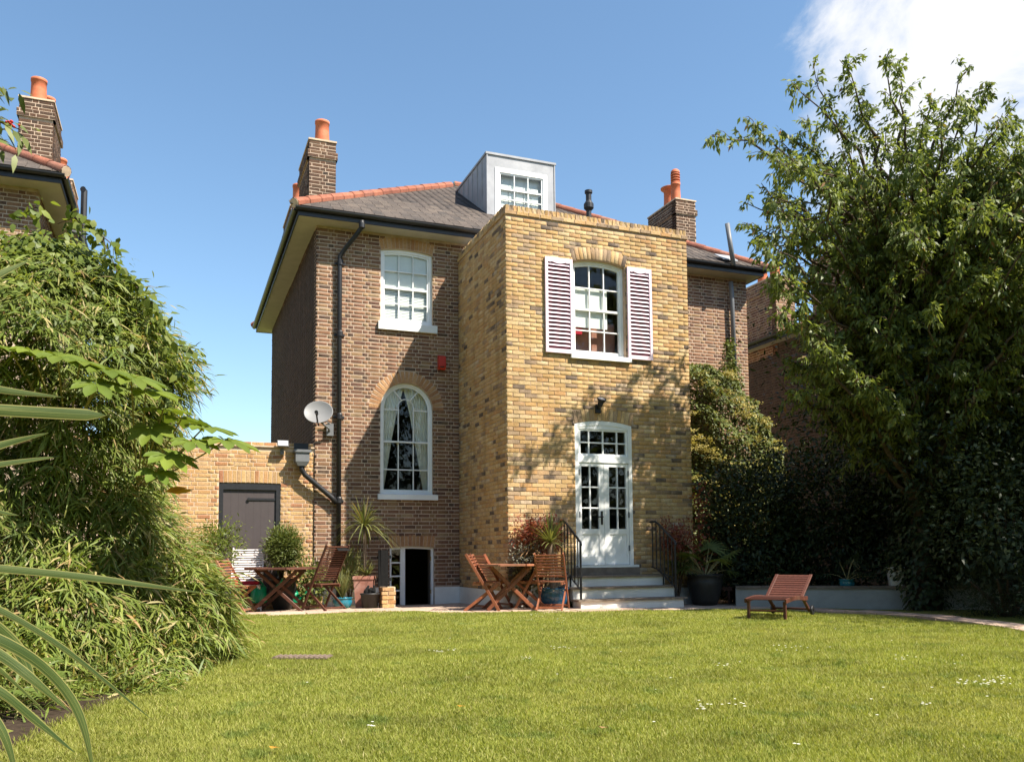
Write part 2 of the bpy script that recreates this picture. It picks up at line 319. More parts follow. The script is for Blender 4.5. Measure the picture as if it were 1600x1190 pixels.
# leaves: P bases, D directions, N face normals, L lengths, W widths; six-point blades (fine) or folded diamonds
def leaf_geo(P, D, N, L, W, droop=.25, fine=True, fold=.12):
    P, D, N = map(np.asarray, (P, D, N)); n = len(P); L = np.broadcast_to(L, n)[:, None]; W = np.broadcast_to(W, n)[:, None]
    D = nrm(D); S = nrm(np.cross(D, N)); U = nrm(np.cross(S, D)); dn = np.array([0, 0, -1.])*droop
    if fine:
        v = np.stack([P, P+D*L*.3+S*W*.46+U*W*fold+dn*L*.09, P+D*L*.3-S*W*.46+U*W*fold+dn*L*.09,
                      P+D*L*.66+S*W*.36+U*W*fold*.7+dn*L*.43, P+D*L*.66-S*W*.36+U*W*fold*.7+dn*L*.43, P+D*L+dn*L], 1)
        t = np.array([(0, 2, 1), (1, 2, 4), (1, 4, 3), (3, 4, 5)])
    else:
        v = np.stack([P, P+D*L*.45+S*W*.5+U*W*fold+dn*L*.2, P+D*L*.45-S*W*.5+U*W*fold+dn*L*.2, P+D*L+dn*L], 1)
        t = np.array([(0, 2, 1), (1, 2, 3)])
    k = v.shape[1]; T = (t[None]+(np.arange(n)*k)[:, None, None]).reshape(-1, 3)
    return v.reshape(-1, 3), T
def leaves(name, mat, parent, P, D, N, L, W, **k):
    kw = {a: k.pop(a) for a in ('droop', 'fine', 'fold') if a in k}
    V, T = leaf_geo(P, D, N, L, W, **kw); return link(name, npmesh(name, V, T), mat, parent, **k)

# ------------------------------------------------------------------ walls and bricks
def unit_brick(seed):
    r = random.Random(seed); k = .0045; L, H = .1075, .0325
    j = lambda a: r.uniform(-a, a)
    b = [(-L, .03, -H), (L, .03, -H), (L, .03, H), (-L, .03, H)]
    md = [(-L+j(.001), k, -H), (L+j(.001), k, -H+j(.001)), (L, k+j(.001), H), (-L, k, H+j(.001))]
    fr = [(-L+k+j(.002), j(.0015), -H+k+j(.0015)), (L-k+j(.002), j(.0015), -H+k+j(.0015)), (L-k+j(.002), j(.0015), H-k+j(.0015)), (-L+k+j(.002), j(.0015), H-k+j(.0015))]
    fs = [(8, 9, 10, 11)]
    for i in range(4):
        q = (i+1) % 4; fs += [(i, q, 4+q, 4+i), (4+i, 4+q, 8+q, 8+i)]
    return np.array(b+md+fr), fs
UB = [unit_brick(i) for i in range(5)]
def flat_box(L, D, H):
    vs = [(x, y, z) for z in (-H/2, H/2) for y in (0, D) for x in (-L/2, L/2)]
    return np.array(vs), [(0, 1, 3, 2), (4, 6, 7, 5), (0, 4, 5, 1), (2, 3, 7, 6), (0, 2, 6, 4), (1, 5, 7, 3)]
class Pieces:
    """bricks, slates and tiles of one thing: the largest in view as objects, the rest joined"""
    def __init__(s, name, mat, templates): s.name, s.mat, s.t = name, mat, templates; s.it = []
    def add(s, loc, ex, ey, ez, sc_=(1, 1, 1), ok=True):
        loc = V3(loc); n = -V3(ey); d = CAMP-loc; dist = np.linalg.norm(d); face = max(0., float(n@d)/dist)
        area = sc_[0]*sc_[2]*face/dist**2 if ok else 0.
        s.it.append((area, loc, np.stack([V3(ex)*sc_[0], V3(ey)*sc_[1], V3(ez)*sc_[2]], 1)))
    def build(s, parent, limit=300, inv=None):
        it = sorted(s.it, key=lambda a: -a[0]); one = [a for a in it[:limit] if a[0] > 0]; rest = it[len(one):]
        ms = []
        for i, (v, f) in enumerate(s.t):
            me = bpy.data.meshes.new(s.name); me.from_pydata([tuple(p) for p in v], [], f); me.update(); me.materials.append(MAT[s.mat]); ms.append(me)
        for q, (_, loc, M) in enumerate(one):
            o = bpy.data.objects.new(s.name, ms[q*7 % len(ms)]); COL.objects.link(o); o.parent = parent
            mm = Matrix([[M[i][0], M[i][1], M[i][2], loc[i]] for i in range(3)]+[[0, 0, 0, 1]])
            o.matrix_local = mm if inv is None else inv @ mm
        if rest:
            VV = []; FF = []; off = 0
            for i, (v, f) in enumerate(s.t):
                g = rest[i::len(s.t)]
                if not g: continue
                A = np.stack([a[2] for a in g]); L0 = np.stack([a[1] for a in g])
                w_ = np.einsum('nij,vj->nvi', A, v)+L0[:, None]
                k = len(v); F = np.array(f)
                FF.append((F[None]+(np.arange(len(g))*k)[:, None, None]+off).reshape(-1, 4)); VV.append(w_.reshape(-1, 3)); off += len(g)*k
            o = link(s.name, npmesh(s.name, np.concatenate(VV), np.concatenate(FF)), s.mat, parent, kind='stuff')
            if inv is not None: o.matrix_local = inv
        return s
Zv = np.array([0, 0, 1.])
class Hole:
    def __init__(s, u0, u1, z0, z1, rise=0., vh=0.):
        s.u0, s.u1, s.z0, s.z1, s.rise, s.vh = u0, u1, z0, z1, rise, vh; s.w = u1-u0; s.c = (u0+u1)/2
        h = max(rise, .004); s.R = (s.w**2/4+h*h)/(2*h); s.zc = z1+h-s.R
        s.th = math.asin(min(1., s.w/2/s.R)) if rise < s.w/2-1e-6 else math.pi/2
    def top(s, u, r=0.): return s.zc+math.sqrt(max(0., (s.R+r)**2-(u-s.c)**2))
    def block(s, za, zb):       # interval closed to bricks of a course between za and zb
        zm = (za+zb)/2
        if zb <= s.z0+.004: return None
        if zm < s.z1: return (s.u0, s.u1)
        q = (s.R+s.vh)**2-(zm-s.zc)**2
        if q <= 0: return None
        hw = math.sqrt(q); hw = min(hw, (zm-s.zc)*math.tan(s.th)) if s.th < 1.5 else hw
        if s.vh == 0: hw = min(hw, s.w/2)
        if zm > s.zc+(s.R+s.vh): return None
        return (s.c-hw, s.c+hw)
def wall(o, u, width, z0, z1, holes, P, body, thick=.24, bond='stretcher', proud=.008, course=.075, joint=.01, bz0=None, bz1=None, bu0=None, bu1=None, ok=None):
    """mortar body with real openings (into MB body) plus its bricks (into Pieces P); u runs to the right seen from outside"""
    o, u = V3(o), V3(u); inw = np.cross(Zv, u); n = -inw
    pt = lambda a, z, d=0.: o+u*a+Zv*(z)+inw*d
    cuts = {0., width}
    for h in holes:
        cuts |= {h.u0, h.u1}
        if h.rise > 0:
            N = 14 if h.rise > .3 else 8
            cuts |= {h.c-h.w/2*math.cos(math.pi*i/N) for i in range(1, N)}
    cuts = sorted(c for c in cuts if -1e-6 <= c <= width+1e-6)
    for a, b in zip(cuts, cuts[1:]):
        if b-a < 1e-5: continue
        mid = (a+b)/2; hs_ = sorted([h for h in holes if h.u0 < mid < h.u1], key=lambda h: h.z0)
        lo = (z0, z0)
        spans = []
        for h in hs_:
            if h.z0 > lo[0]+1e-4: spans.append((lo, (h.z0, h.z0)))
            lo = (h.top(max(a, h.u0)), h.top(min(b, h.u1)))
        spans.append((lo, (z1, z1)))
        for (la, lb), (ha, hb) in spans:
            vs = [pt(a, la), pt(b, lb), pt(b, hb), pt(a, ha), pt(a, la, thick), pt(b, lb, thick), pt(b, hb, thick), pt(a, ha, thick)]
            body.add(vs, [(0, 1, 2, 3), (7, 6, 5, 4), (0, 4, 5, 1), (3, 2, 6, 7), (0, 3, 7, 4), (1, 5, 6, 2)])
    bh = course-joint; sz = bh/.065
    bz0 = z0 if bz0 is None else bz0; bz1 = z1 if bz1 is None else bz1
    bu0 = 0 if bu0 is None else bu0; bu1 = width if bu1 is None else bu1
    nc = int((bz1-bz0)/course+.01)
    for c in range(nc):
        za = bz0+c*course; zb = za+course
        bl = sorted(x for x in (h.block(za, zb) for h in holes) if x)
        if bond == 'stretcher': seq = [(.215, 0)]; start = -(.1125 if c % 2 else 0.)
        else:
            seq = [(.215, 0), (.1025, 1)] if c % 2 == 0 else [(.1025, 1), (.215, 0)]; start = -.0 if c % 2 == 0 else -.05625-.0
        a = bu0+start; i = 0
        while a < bu1-.01:
            L = seq[i % len(seq)][0]; b = a+L; segs = [(max(a, bu0-.004), min(b, bu1+.004))]
            for (p, q) in bl:
                ns = []
                for (x, y) in segs:
                    if q <= x or p >= y: ns.append((x, y)); continue
                    if p > x: ns.append((x, p-.002))
                    if q < y: ns.append((q+.002, y))
                segs = ns
            for (x, y) in segs:
                if y-x < .03: continue
                jx = random.uniform(-.003, .003); zc = za+joint/2+bh/2+random.uniform(-.0018, .0018)
                pr = proud+random.uniform(-.0016, .0022)
                loc = pt((x+y)/2+jx, zc, -pr)
                P.add(loc, u, inw, Zv, ((y-x-random.uniform(0, .004))/.215, 1, sz*random.uniform(.96, 1.03)), ok is None or ok((x+y)/2, zc))
            a = b+.01; i += 1
def voussoirs(o, u, h, P, proud=.008, pitch=.076, w=.065):
    o, u = V3(o), V3(u); inw = np.cross(Zv, u)
    n = max(3, round((h.R+h.vh*.3)*2*h.th/pitch))
    for i in range(n):
        t = -h.th+(i+.5)*2*h.th/n; rad = u*math.sin(t)+Zv*math.cos(t); rr = h.R+h.vh/2+.004
        loc = o+u*(h.c+rr*math.sin(t))+Zv*(h.zc+rr*math.cos(t))-inw*(proud+random.uniform(-.001, .002))
        wmid = 2*h.th/n*(h.R+h.vh*.45)-.010
        P.add(loc, rad, inw, np.cross(rad, inw), (h.vh/.215*.99, 1, wmid/.065))
def gz(x, y): return -.06-.025*max(min(y, 0.), -3.)-.02*min(max(x-1, 0.), 5.)
def gp(u, v):               # where the line of sight through (u, v) meets the ground
    d = at(u, v, 1.)-CAMP; z = 0.
    for _ in range(30):
        p = CAMP+d*((z-CAMP[2])/d[2]); z = .7*z+.3*gz(p[0], p[1])
    return np.array([p[0], p[1], gz(p[0], p[1])])

# ------------------------------------------------------------------ windows
class WL:                   # local frame of a wall: a to the right, z up, d into the wall
    def __init__(s, o, u): s.o, s.u = V3(o), V3(u); s.n = np.cross(Zv, s.u)
    def __call__(s, a, z, d=0.): return s.o+s.u*a+Zv*z+s.n*d
    def box(s, mb, a0, a1, z0, z1, d0, d1):
        vs = [s(a, z, d) for z in (z0, z1) for d in (d0, d1) for a in (a0, a1)]
        return mb.add(vs, [(0, 2, 3, 1), (4, 5, 7, 6), (0, 1, 5, 4), (2, 6, 7, 3), (0, 4, 6, 2), (1, 3, 7, 5)])
def outline(h, f=0., fb=None, N=12):
    fb = f if fb is None else fb; a0, a1 = h.u0+f, h.u1-f
    if h.rise < .01: return [(a0, h.z0+fb), (a0, h.z1-f), (a1, h.z1-f), (a1, h.z0+fb)]
    r = h.R-f; hw = min((a1-a0)/2, r); t1 = math.asin(min(1, hw/r))
    return [(a0, h.z0+fb)]+[(h.c+r*math.sin(-t1+2*t1*i/N), h.zc+r*math.cos(-t1+2*t1*i/N)) for i in range(N+1)]+[(a1, h.z0+fb)]
def ring(mb, W, A, B, d0, d1):      # frame between two outlines of equal length, open or closed at the bottom
    n = len(A); pts = lambda L, d: [W(a, z, d) for a, z in L]
    vs = pts(A, d0)+pts(B, d0)+pts(A, d1)+pts(B, d1); fs = []
    for i in range(n):
        j = (i+1) % n
        fs += [(i, j, n+j, n+i), (2*n+i, 3*n+i, 3*n+j, 2*n+j), (n+i, n+j, 3*n+j, 3*n+i), (i, 2*n+i, 2*n+j, j)]
    mb.add(vs, fs)
def itop(h, a, f): 
    if h.rise < .01: return h.z1-f
    return h.zc+math.sqrt(max(0, (h.R-f)**2-(a-h.c)**2))
def pane(W, parent, poly, d): 
    mb = MB(); mb.prism([W(a, z, d) for a, z in poly], W.n*.004); return mb.obj('pane', 'glass', parent)
def barobj(W, parent, p, q, wd, d0, d1, name='glazing_bar', mat='white_paint'):
    mb = MB(); dm = (d0+d1)/2; mb.bar(W(*p, dm), W(*q, dm), wd, d1-d0, up=W.n, c=.08); return mb.obj(name, mat, parent)
def sash_window(W, house, h, cols, rows, meet, d=.1, f=.06, label=None, sill=None, sash=.035, barw=.02, mat='white_paint'):
    """h opening; cols/rows fractions of the glass; meet = index of the row line that is the meeting rail"""
    mb = MB(); ring(mb, W, outline(h, 0), outline(h, f, f*.9), d, d+.09)
    ring(mb, W, outline(h, f, f*.9), outline(h, f+sash, f*.9+sash*1.6), d+.022, d+.065)
    win = mb.obj('window', mat, house, label=label)
    g = f+sash; a0, a1, zb = h.u0+g, h.u1-g, h.z0+f*.9+sash*1.6; zt = (h.z1+h.rise)-g
    ca = [a0+(a1-a0)*c for c in cols]; cz = [zb+(zt-zb)*r for r in rows]
    for i in range(1, len(ca)-1): barobj(W, win, (ca[i], zb), (ca[i], itop(h, ca[i], g)), barw, d+.02, d+.06)
    for j in range(1, len(cz)-1):
        mt = j == meet; barobj(W, win, (a0, cz[j]), (a1, cz[j]), .04 if mt else barw, d+.012 if mt else d+.0225, d+.068 if mt else d+.0575, 'meeting_rail' if mt else 'glazing_bar')
    for i in range(len(ca)-1):
        for j in range(len(cz)-1):
            x0, x1, y0, y1 = ca[i], ca[i+1], cz[j], cz[j+1]
            if j == len(cz)-2:
                xs = [x1+(x0-x1)*k/4 for k in range(5)]; poly = [(x0, y0), (x1, y0)]+[(x, itop(h, x, g)) for x in xs]
            else: poly = [(x0, y0), (x1, y0), (x1, y1), (x0, y1)]
            pane(W, win, poly, d+.04)
    if sill:
        s0, s1, z0, z1, pj = sill; mb = MB()
        mb.prism([W(s0, z0, -pj), W(s0, z1-.012, -pj), W(s0, z1, -pj+.01), W(s0, z1+.02, d+.0), W(s0, z0, d)], W.u*(s1-s0)); mb.obj('sill', mat, win)
    return win
def drape(W, parent, edge_a, edge_b, z0, z1, d, mat='curtain_fabric', pleats=6, amp=.025, name='curtain', n=22, label=None):
    """cloth between two edge curves a(t), b(t), t from top 0 to bottom 1"""
    M = pleats*8; vs = []; fs = []
    for i in range(n+1):
        t = i/n; a, b = edge_a(t), edge_b(t)
        for k in range(M+1):
            s_ = k/M; vs.append(W(a+(b-a)*s_, z1+(z0-z1)*t, d+amp*math.sin(s_*pleats*2*math.pi+.6*math.sin(5*t))*(.6+.4*t)+.01*math.sin(13*s_+3*t)))
    for i in range(n):
        for k in range(M): fs.append((i*(M+1)+k, i*(M+1)+k+1, (i+1)*(M+1)+k+1, (i+1)*(M+1)+k))
    mb = MB(); mb.add(vs, fs); return mb.obj(name, mat, parent, smooth=True, label=label)

# ------------------------------------------------------------------ main house
XL, XR, YB, ZS = -2.866, 7.08, 8.2, 7.27     # left and right walls, back wall, soffit height
D_, EX = 2.704, 3.692                        # depth and width of the rear extension
ZT = 6.93                                    # underside of its coping
house = thing('brick_house', 'brown brick house with slate hipped roof, lead dormer and arched window, in the middle', 'house')
Wf = WL((XL, 0, 0), (1, 0, 0)); U = lambda x: x-XL
hup = Hole(U(-1.61), U(-.55), 5.49, 6.95, .055, .22)
harc = Hole(U(-1.61), U(-.55), 2.09, 3.775, .53, .225)
hbas = Hole(U(-1.42), U(-.53), -.12, 1.05, .03, .22)
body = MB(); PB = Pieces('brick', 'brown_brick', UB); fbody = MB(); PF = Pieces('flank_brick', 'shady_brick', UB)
vis = lambda a, z: a < -XL+.02 or a > EX-XL
wall((XL, 0, 0), (1, 0, 0), XR-XL, -.3, ZS, [hup, harc, hbas], PB, body, .28, 'flemish', .004, .0745, .0165, bz0=.3, ok=vis)
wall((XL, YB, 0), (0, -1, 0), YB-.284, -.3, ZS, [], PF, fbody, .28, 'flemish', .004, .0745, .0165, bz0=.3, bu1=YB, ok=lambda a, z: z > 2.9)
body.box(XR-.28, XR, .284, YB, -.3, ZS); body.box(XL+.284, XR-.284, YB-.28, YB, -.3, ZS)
body.obj('wall', 'pale_mortar', house); fbody.obj('flank_wall', 'dark_mortar', house, label='flank wall with shade put into its dark colour')  # the flank's shade is in its brick and mortar colours
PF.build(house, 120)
PA = Pieces('arch_brick', 'arch_brick', UB)
for h in (hup, harc, hbas): voussoirs((XL, 0, 0), (1, 0, 0), h, PA, .004)
PA.build(house); PB.build(house)
mb = MB(); mb.box(XL-.012, -1.43, -.012, .05, -.2, .285); mb.box(-.52, -.0, -.014, .05, -.2, .275); mb.obj('plinth', 'white_render', house)
mb = MB()
for z in (1.3, 4.9): mb.box(XL+.29, XR-.29, .29, YB-.29, z, z+.2)
mb.box(XL+.285, XR-.285, 4.0, 4.1, -.3, ZS); mb.box(XL+.285, XR-.285, .285, 4., ZS-.08, ZS-.02); mb.obj('room_wall', 'room_wall', house)
w1 = sash_window(Wf, house, hup, (0, .333, .667, 1), (0, .235, .47, .735, 1), 2, d=.06, sill=(U(-1.665), U(-.47), 5.335, 5.49, .07), label='white four-row sash window under the eaves with blinds behind')
# blinds behind the upper window
mb = MB(); mb.add([Wf(hup.u0+.03, 6.2, .135), Wf(hup.u1-.03, 6.2, .135), Wf(hup.u1-.03, 7.0, .135), Wf(hup.u0+.03, 7.0, .135)], [(0, 1, 2, 3)]); mb.obj('roller_blind', 'blind_fabric', w1)
mb = MB()
for i in range(22):
    z = 5.52+i*.031
    mb.add([Wf(hup.u0+.04, z, .14), Wf(hup.u1-.04, z, .14), Wf(hup.u1-.04, z+.028, .150), Wf(hup.u0+.04, z+.028, .150)], [(0, 1, 2, 3)])
mb.obj('venetian_blind', 'blind_fabric', w1)
# arched window with gothic head
f = .05; g = f+.032; mb = MB(); d = .06
ring(mb, Wf, outline(harc, 0, N=26), outline(harc, f, f, N=26), d, d+.09)
ring(mb, Wf, outline(harc, f, f, N=26), outline(harc, g, f+.05, N=26), d+.022, d+.065)
w2 = mb.obj('window', 'white_paint', house, label='tall white round-headed sash window with pale curtains')
c, zs_ = harc.c, 3.775; r0 = harc.R-g; a0, a1 = harc.u0+g, harc.u1-g; zb = harc.z0+f+.05
ia = (a1-a0)/6.0; ri = ia*1.02; zi = 3.84; rows = [zb, 2.585, 3.135, zs_-.005]
for x in (c-ri, c+ri): barobj(Wf, w2, (x, zb), (x, zi), .02, d+.02, d+.06)
barobj(Wf, w2, (a0, rows[1]), (a1, rows[1]), .02, d+.0225, d+.0575)
barobj(Wf, w2, (a0, rows[2]), (a1, rows[2]), .034, d+.012, d+.068, 'meeting_rail')
for p, q in (((a0, rows[3]), (c-ri, rows[3])), ((c+ri, rows[3]), (a1, rows[3]))): barobj(Wf, w2, p, q, .02, d+.0225, d+.0575)
arc = [(c+ri*math.cos(t), zi+ri*math.sin(t)) for t in np.linspace(0, math.pi, 13)]
mb = MB(); mb.tube([Wf(a, z, d+.04) for a, z in arc], .012, 6); mb.obj('glazing_bar', 'white_paint', w2)
def pol(r, t, cz): return (c+r*math.cos(t), cz+r*math.sin(t))
for t in (R(57), R(123)): barobj(Wf, w2, pol(ri, t, zi), pol(r0, t, zs_), .02, d+.021, d+.059)
for j in range(2):
    for x0, x1 in ((a0, c-ri), (c-ri, c+ri), (c+ri, a1)): pane(Wf, w2, [(x0, rows[j]), (x1, rows[j]), (x1, rows[j+1]), (x0, rows[j+1])], d+.04)
pane(Wf, w2, [(c-ri, rows[2]), (c+ri, rows[2])]+arc, d+.04)
for x0, x1 in ((a0, c-ri), (c+ri, a1)): pane(Wf, w2, [(x0, rows[2]), (x1, rows[2]), (x1, rows[3]), (x0, rows[3])], d+.04)
for lo, hi in ((R(2), R(57)), (R(57), R(123)), (R(123), R(178))):
    pane(Wf, w2, [pol(r0, t, zs_) for t in np.linspace(lo, hi, 7)]+[pol(ri, t, zi) for t in np.linspace(hi, lo, 7)], d+.04)
mb = MB(); mb.prism([Wf(U(-1.665), 1.985, -.07), Wf(U(-1.665), 2.085, -.07), Wf(U(-1.665), 2.115, d), Wf(U(-1.665), 1.985, d)], Wf.u*1.2); mb.obj('sill', 'white_paint', w2)
drape(Wf, w2, lambda t: harc.u0+.01, lambda t: c-.03-(.43*max(0, t-.06)**.8), 2.1, 4.3, .19, pleats=7)
drape(Wf, w2, lambda t: c-.02+(.43*max(0, t-.06)**.75), lambda t: harc.u1-.01, 2.1, 4.3, .21, pleats=8)
for sx in (-.17, .17):       # sash lifts / rings under the meeting rail
    mb = MB(); mb.tube([Wf(c+sx+.022*math.cos(t), 3.1+.022*math.sin(t), d+.0) for t in np.linspace(0, 2*math.pi, 11)], .005, 5); mb.obj('sash_handle', 'brass', w2)
# garden-level door: one leaf shut, one open
mb = MB(); ring(mb, Wf, outline(hbas, 0, 0), outline(hbas, .045, 0), .05, .13); Wf.box(mb, hbas.u0+.225, hbas.u0+.32, -.12, 1.06, .06, .115)
cd_ = mb.obj('garden_door', 'white_paint', house, label='low white half-open glazed door at garden level')
zz_ = [-.02, .22, .5, .76, 1.02]
for z in zz_[1:-1]: barobj(Wf, cd_, (hbas.u0+.045, z), (hbas.u0+.225, z), .03, .07, .105)
for z0, z1 in zip(zz_, zz_[1:]): pane(Wf, cd_, [(hbas.u0+.045, z0), (hbas.u0+.225, z0), (hbas.u0+.225, z1), (hbas.u0+.045, z1)], .09)
mb = MB(); Wf.box(mb, hbas.u1-.05, hbas.u1-.004, -.12, 1.05, .135, .285); mb.obj('shade_panel', 'room_wall', cd_)  # dark panel added for the shade inside the open doorway
for z in (.15, .8): 
    mb = MB(); Wf.box(mb, hbas.u1-.062, hbas.u1-.045, z, z+.08, .045, .06); mb.obj('hinge', 'brass', cd_)

# ------------------------------------------------------------------ hipped roofs with slates and hip tiles
SL = .64
def hip_roof(parent, x0, x1, y0, y1, z, slate_x=None, tiles=True, front_only=True):
    hw = min((x1-x0), (y1-y0))/2; zr = z+hw*SL
    rid = ((x0+hw, (y0+y1)/2), (x1-hw, (y0+y1)/2)) if x1-x0 > y1-y0 else (((x0+x1)/2, y0+hw), ((x0+x1)/2, y1-hw))
    A, B, C_, D4 = (x0, y0, z), (x1, y0, z), (x1, y1, z), (x0, y1, z); r1, r2 = (*rid[0], zr), (*rid[1], zr)
    mb = MB()
    if x1-x0 > y1-y0: mb.add([A, B, C_, D4, r1, r2], [(0, 1, 5, 4), (2, 3, 4, 5), (0, 4, 3), (1, 2, 5), (0, 3, 2, 1)])
    else: mb.add([A, B, C_, D4, r1, r2], [(0, 1, 4), (2, 3, 5), (0, 4, 5, 3), (1, 2, 5, 4), (0, 3, 2, 1)])
    rf = mb.obj('roof', 'slate', parent)
    if slate_x:
        ps = Pieces('slate', 'slate', [flat_box(.195, .012, .26) for _ in range(1)])
        sl = math.hypot(1, SL); up = np.array([0, 1, SL])/sl; nrm_ = np.cross((1., 0, 0), up); tilt = nrm_*.03+up; tilt /= np.linalg.norm(tilt); ny = -np.cross((1., 0, 0), tilt)
        gauge = .112; nr = int((y1-y0)/2*sl/gauge)
        for r_ in range(nr):
            s_ = r_*gauge; y = y0+s_/sl; dx = (y-y0); xa, xb = x0+dx*(1 if x1-x0 > 0 else 0), x1-dx
            x = xa+(.10 if r_ % 2 else 0.)+random.uniform(-.01, .01)
            while x < xb:
                if slate_x(x, y):
                    loc = np.array([x, y0, z])+up*(s_+.12)+nrm_*(.012+random.uniform(0, .006))
                    ps.add(loc, (1, 0, 0), ny, tilt, (random.uniform(.95, 1.0), 1, random.uniform(.97, 1.02)))
                x += .2
        ps.build(rf, 300)
    if tiles:
        pt_ = []
        half = [(math.cos(t), math.sin(t)) for t in np.linspace(-.15*math.pi, 1.15*math.pi, 7)]
        vs = [(a, b*.1*k, c_*.1*k) for a, k in ((-.22, 1.), (.22, .9)) for b, c_ in half]
        fs = [(i, i+1, 8+i, 7+i) for i in range(6)]
        tp = Pieces('hip_tile', 'clay_tile', [(np.array(vs), fs)])
        lines = [(A, r1), (B, r2), (D4, r1 if x1-x0 > y1-y0 else r2), (C_, r2 if x1-x0 > y1-y0 else r2), (r1, r2)]
        if x1-x0 <= y1-y0: lines = [(A, r1), (B, r1), (D4, r2), (C_, r2), (r1, r2)]
        for p, q in lines:
            p, q = V3(p), V3(q); L = np.linalg.norm(q-p); dd = (q-p)/L; n_ = int(L/.4)
            e = nrm(np.cross(Zv, dd)); zz2 = np.cross(dd, e)
            cp = MB(); cp.tube([p+zz2*.03-dd*.03, p+zz2*.03+dd*.08], .088, 10); cp.obj('mortar_cap', 'ochre_mortar', rf)
            for i in range(n_): tp.add(p+dd*(.2+i*.4)+zz2*(.03+random.uniform(-.004, .004)), dd, e, zz2)
        tp.build(rf, 120)
    return rf
def eaves(parent, x0, x1, y0, y1, z, xw0, xw1, yw0, yw1):
    """boxed soffit ring, fascia and half-round gutter round eaves x0..x1,y0..y1; walls xw.., yw.."""
    mb = MB(); t = .03
    mb.box(x0, x1, y0, yw0, z, z+t); mb.box(x0, x1, yw1, y1, z, z+t); mb.box(x0, xw0, yw0, yw1, z, z+t); mb.box(xw1, x1, yw0, yw1, z, z+t)
    mb.obj('soffit', 'soffit_paint', parent)
    mb = MB(); q = .022
    mb.box(x0-q, x1+q, y0-q, y0, z-.012, z+.15); mb.box(x0-q, x0, y0, y1, z-.012, z+.15); mb.box(x1, x1+q, y0, y1, z-.012, z+.15); mb.box(x0-q, x1+q, y1, y1+q, z-.012, z+.15)
    mb.obj('fascia', 'black_iron', parent)
    for a, b in (((x0-.08, y0-.07), (x1+.08, y0-.07)), ((x0-.07, y0), (x0-.07, y1)), ((x1+.07, y0), (x1+.07, y1))):
        mb = MB(); p, q2 = V3((*a, z+.13)), V3((*b, z+.13)); dd = nrm(q2-p); e = np.cross(dd, Zv)
        sec = [(math.cos(t2)*.058, math.sin(t2)*.058) for t2 in np.linspace(math.pi, 2*math.pi, 9)]+[(math.cos(t2)*.05, math.sin(t2)*.05) for t2 in np.linspace(2*math.pi, math.pi, 9)]
        vs = [o_+e*s1+Zv*s2 for o_ in (p, q2) for s1, s2 in sec]; n = len(sec)
        mb.add(vs, [(i, (i+1) % n, n+(i+1) % n, n+i) for i in range(n)]+[tuple(range(n-1, -1, -1)), tuple(range(n, 2*n))]); mb.obj('gutter', 'black_iron', parent)
eaves(house, XL-.385, 7.25, -.40, YB+.4, ZS, XL, XR, 0, YB)
roof = hip_roof(house, XL-.46, 7.33, -.46, YB+.46, ZS+.165, slate_x=lambda x, y: x < 1.6 or x > 3.2)
zroof = lambda y: ZS+.165+SL*(y+.46)

# chimneys
def pot(parent, x, y, z, r=.13, h=.42, kind='plain'):
    mb = MB(); mb.lathe([(r*1.06, 0), (r*1.05, .05), (r*.97, h*.55), (r*.95, h-.06), (r*1.02, h-.055), (r*1.02, h), (r*.8, h), (r*.78, h-.2)], 18, (x, y, z))
    o = mb.obj('chimney_pot', 'terracotta', parent, smooth=True)
    if kind == 'louvred':
        mb = MB()
        for i in range(4): mb.lathe([(r*.72, .07*i), (r*1.0, .07*i+.008), (r*1.0, .07*i+.035), (r*.72, .07*i+.05)], 16, (x, y, z+h))
        mb.lathe([(r*.95, .28), (r*.9, .33), (r*.6, .37), (.005, .385)], 16, (x, y, z+h)); mb.lathe([(r*.68, 0), (r*.68, .3)], 14, (x, y, z+h)); mb.obj('cowl', 'terracotta', o, smooth=True)
    if kind == 'flared':
        mb = MB(); mb.lathe([(r*1.0, h-.02), (r*1.45, h+.02), (r*1.5, h+.05), (r*1.0, h+.07), (r*.5, h+.07)], 16, (x, y, z)); mb.obj('cowl', 'terracotta', o, smooth=True)
    return o
def chimney(parent, x0, x1, y0, y1, z0, z1, pots, mat='sooty_brick', mort='pale_mortar'):
    mb = MB(); P = Pieces('brick', mat, UB)
    def shaft(a0, a1, b0, b1, c0, c1):
        wall((a0, b0, 0), (1, 0, 0), a1-a0, c0, c1, [], P, mb, .2, 'flemish', .004, .0745, .015, bz0=c0)
        wall((a0, b1, 0), (0, -1, 0), b1-b0-.004, c0, c1, [], P, mb, .1, 'flemish', .004, .0745, .015, bz0=c0)
        wall((a1, b0+.004, 0), (0, 1, 0), b1-b0-.004, c0, c1, [], P, mb, .1, 'flemish', .004, .0745, .015, bz0=c0)
        mb.box(a0+.1, a1-.1, b0+.2, b1, c0, c1-.002)
    zo = z1-.372
    shaft(x0, x1, y0, y1, z0, zo); shaft(x0-.035, x1+.035, y0-.035, y1+.035, zo, zo+.149); shaft(x0, x1, y0, y1, zo+.149, z1)
    ch = mb.obj('chimney', mort, parent); P.build(ch, 110)
    mb = MB(); mb.prism([(x0-.02, y0-.02, z1), (x1+.02, y0-.02, z1), (x1+.02, y1+.02, z1), (x0-.02, y1+.02, z1)], (0, 0, .035)); mb.obj('flaunching', 'ochre_mortar', ch)
    for (px, py, r, h, k) in pots: pot(ch, px, py, z1+.03, r, h, k)
    return ch
chimney(house, -2.87, -2.33, 1.05, 2.6, 7.2, 9.47, [(-2.56, 1.4, .15, .56, 'plain'), (-2.58, 2.1, .13, .44, 'plain')])
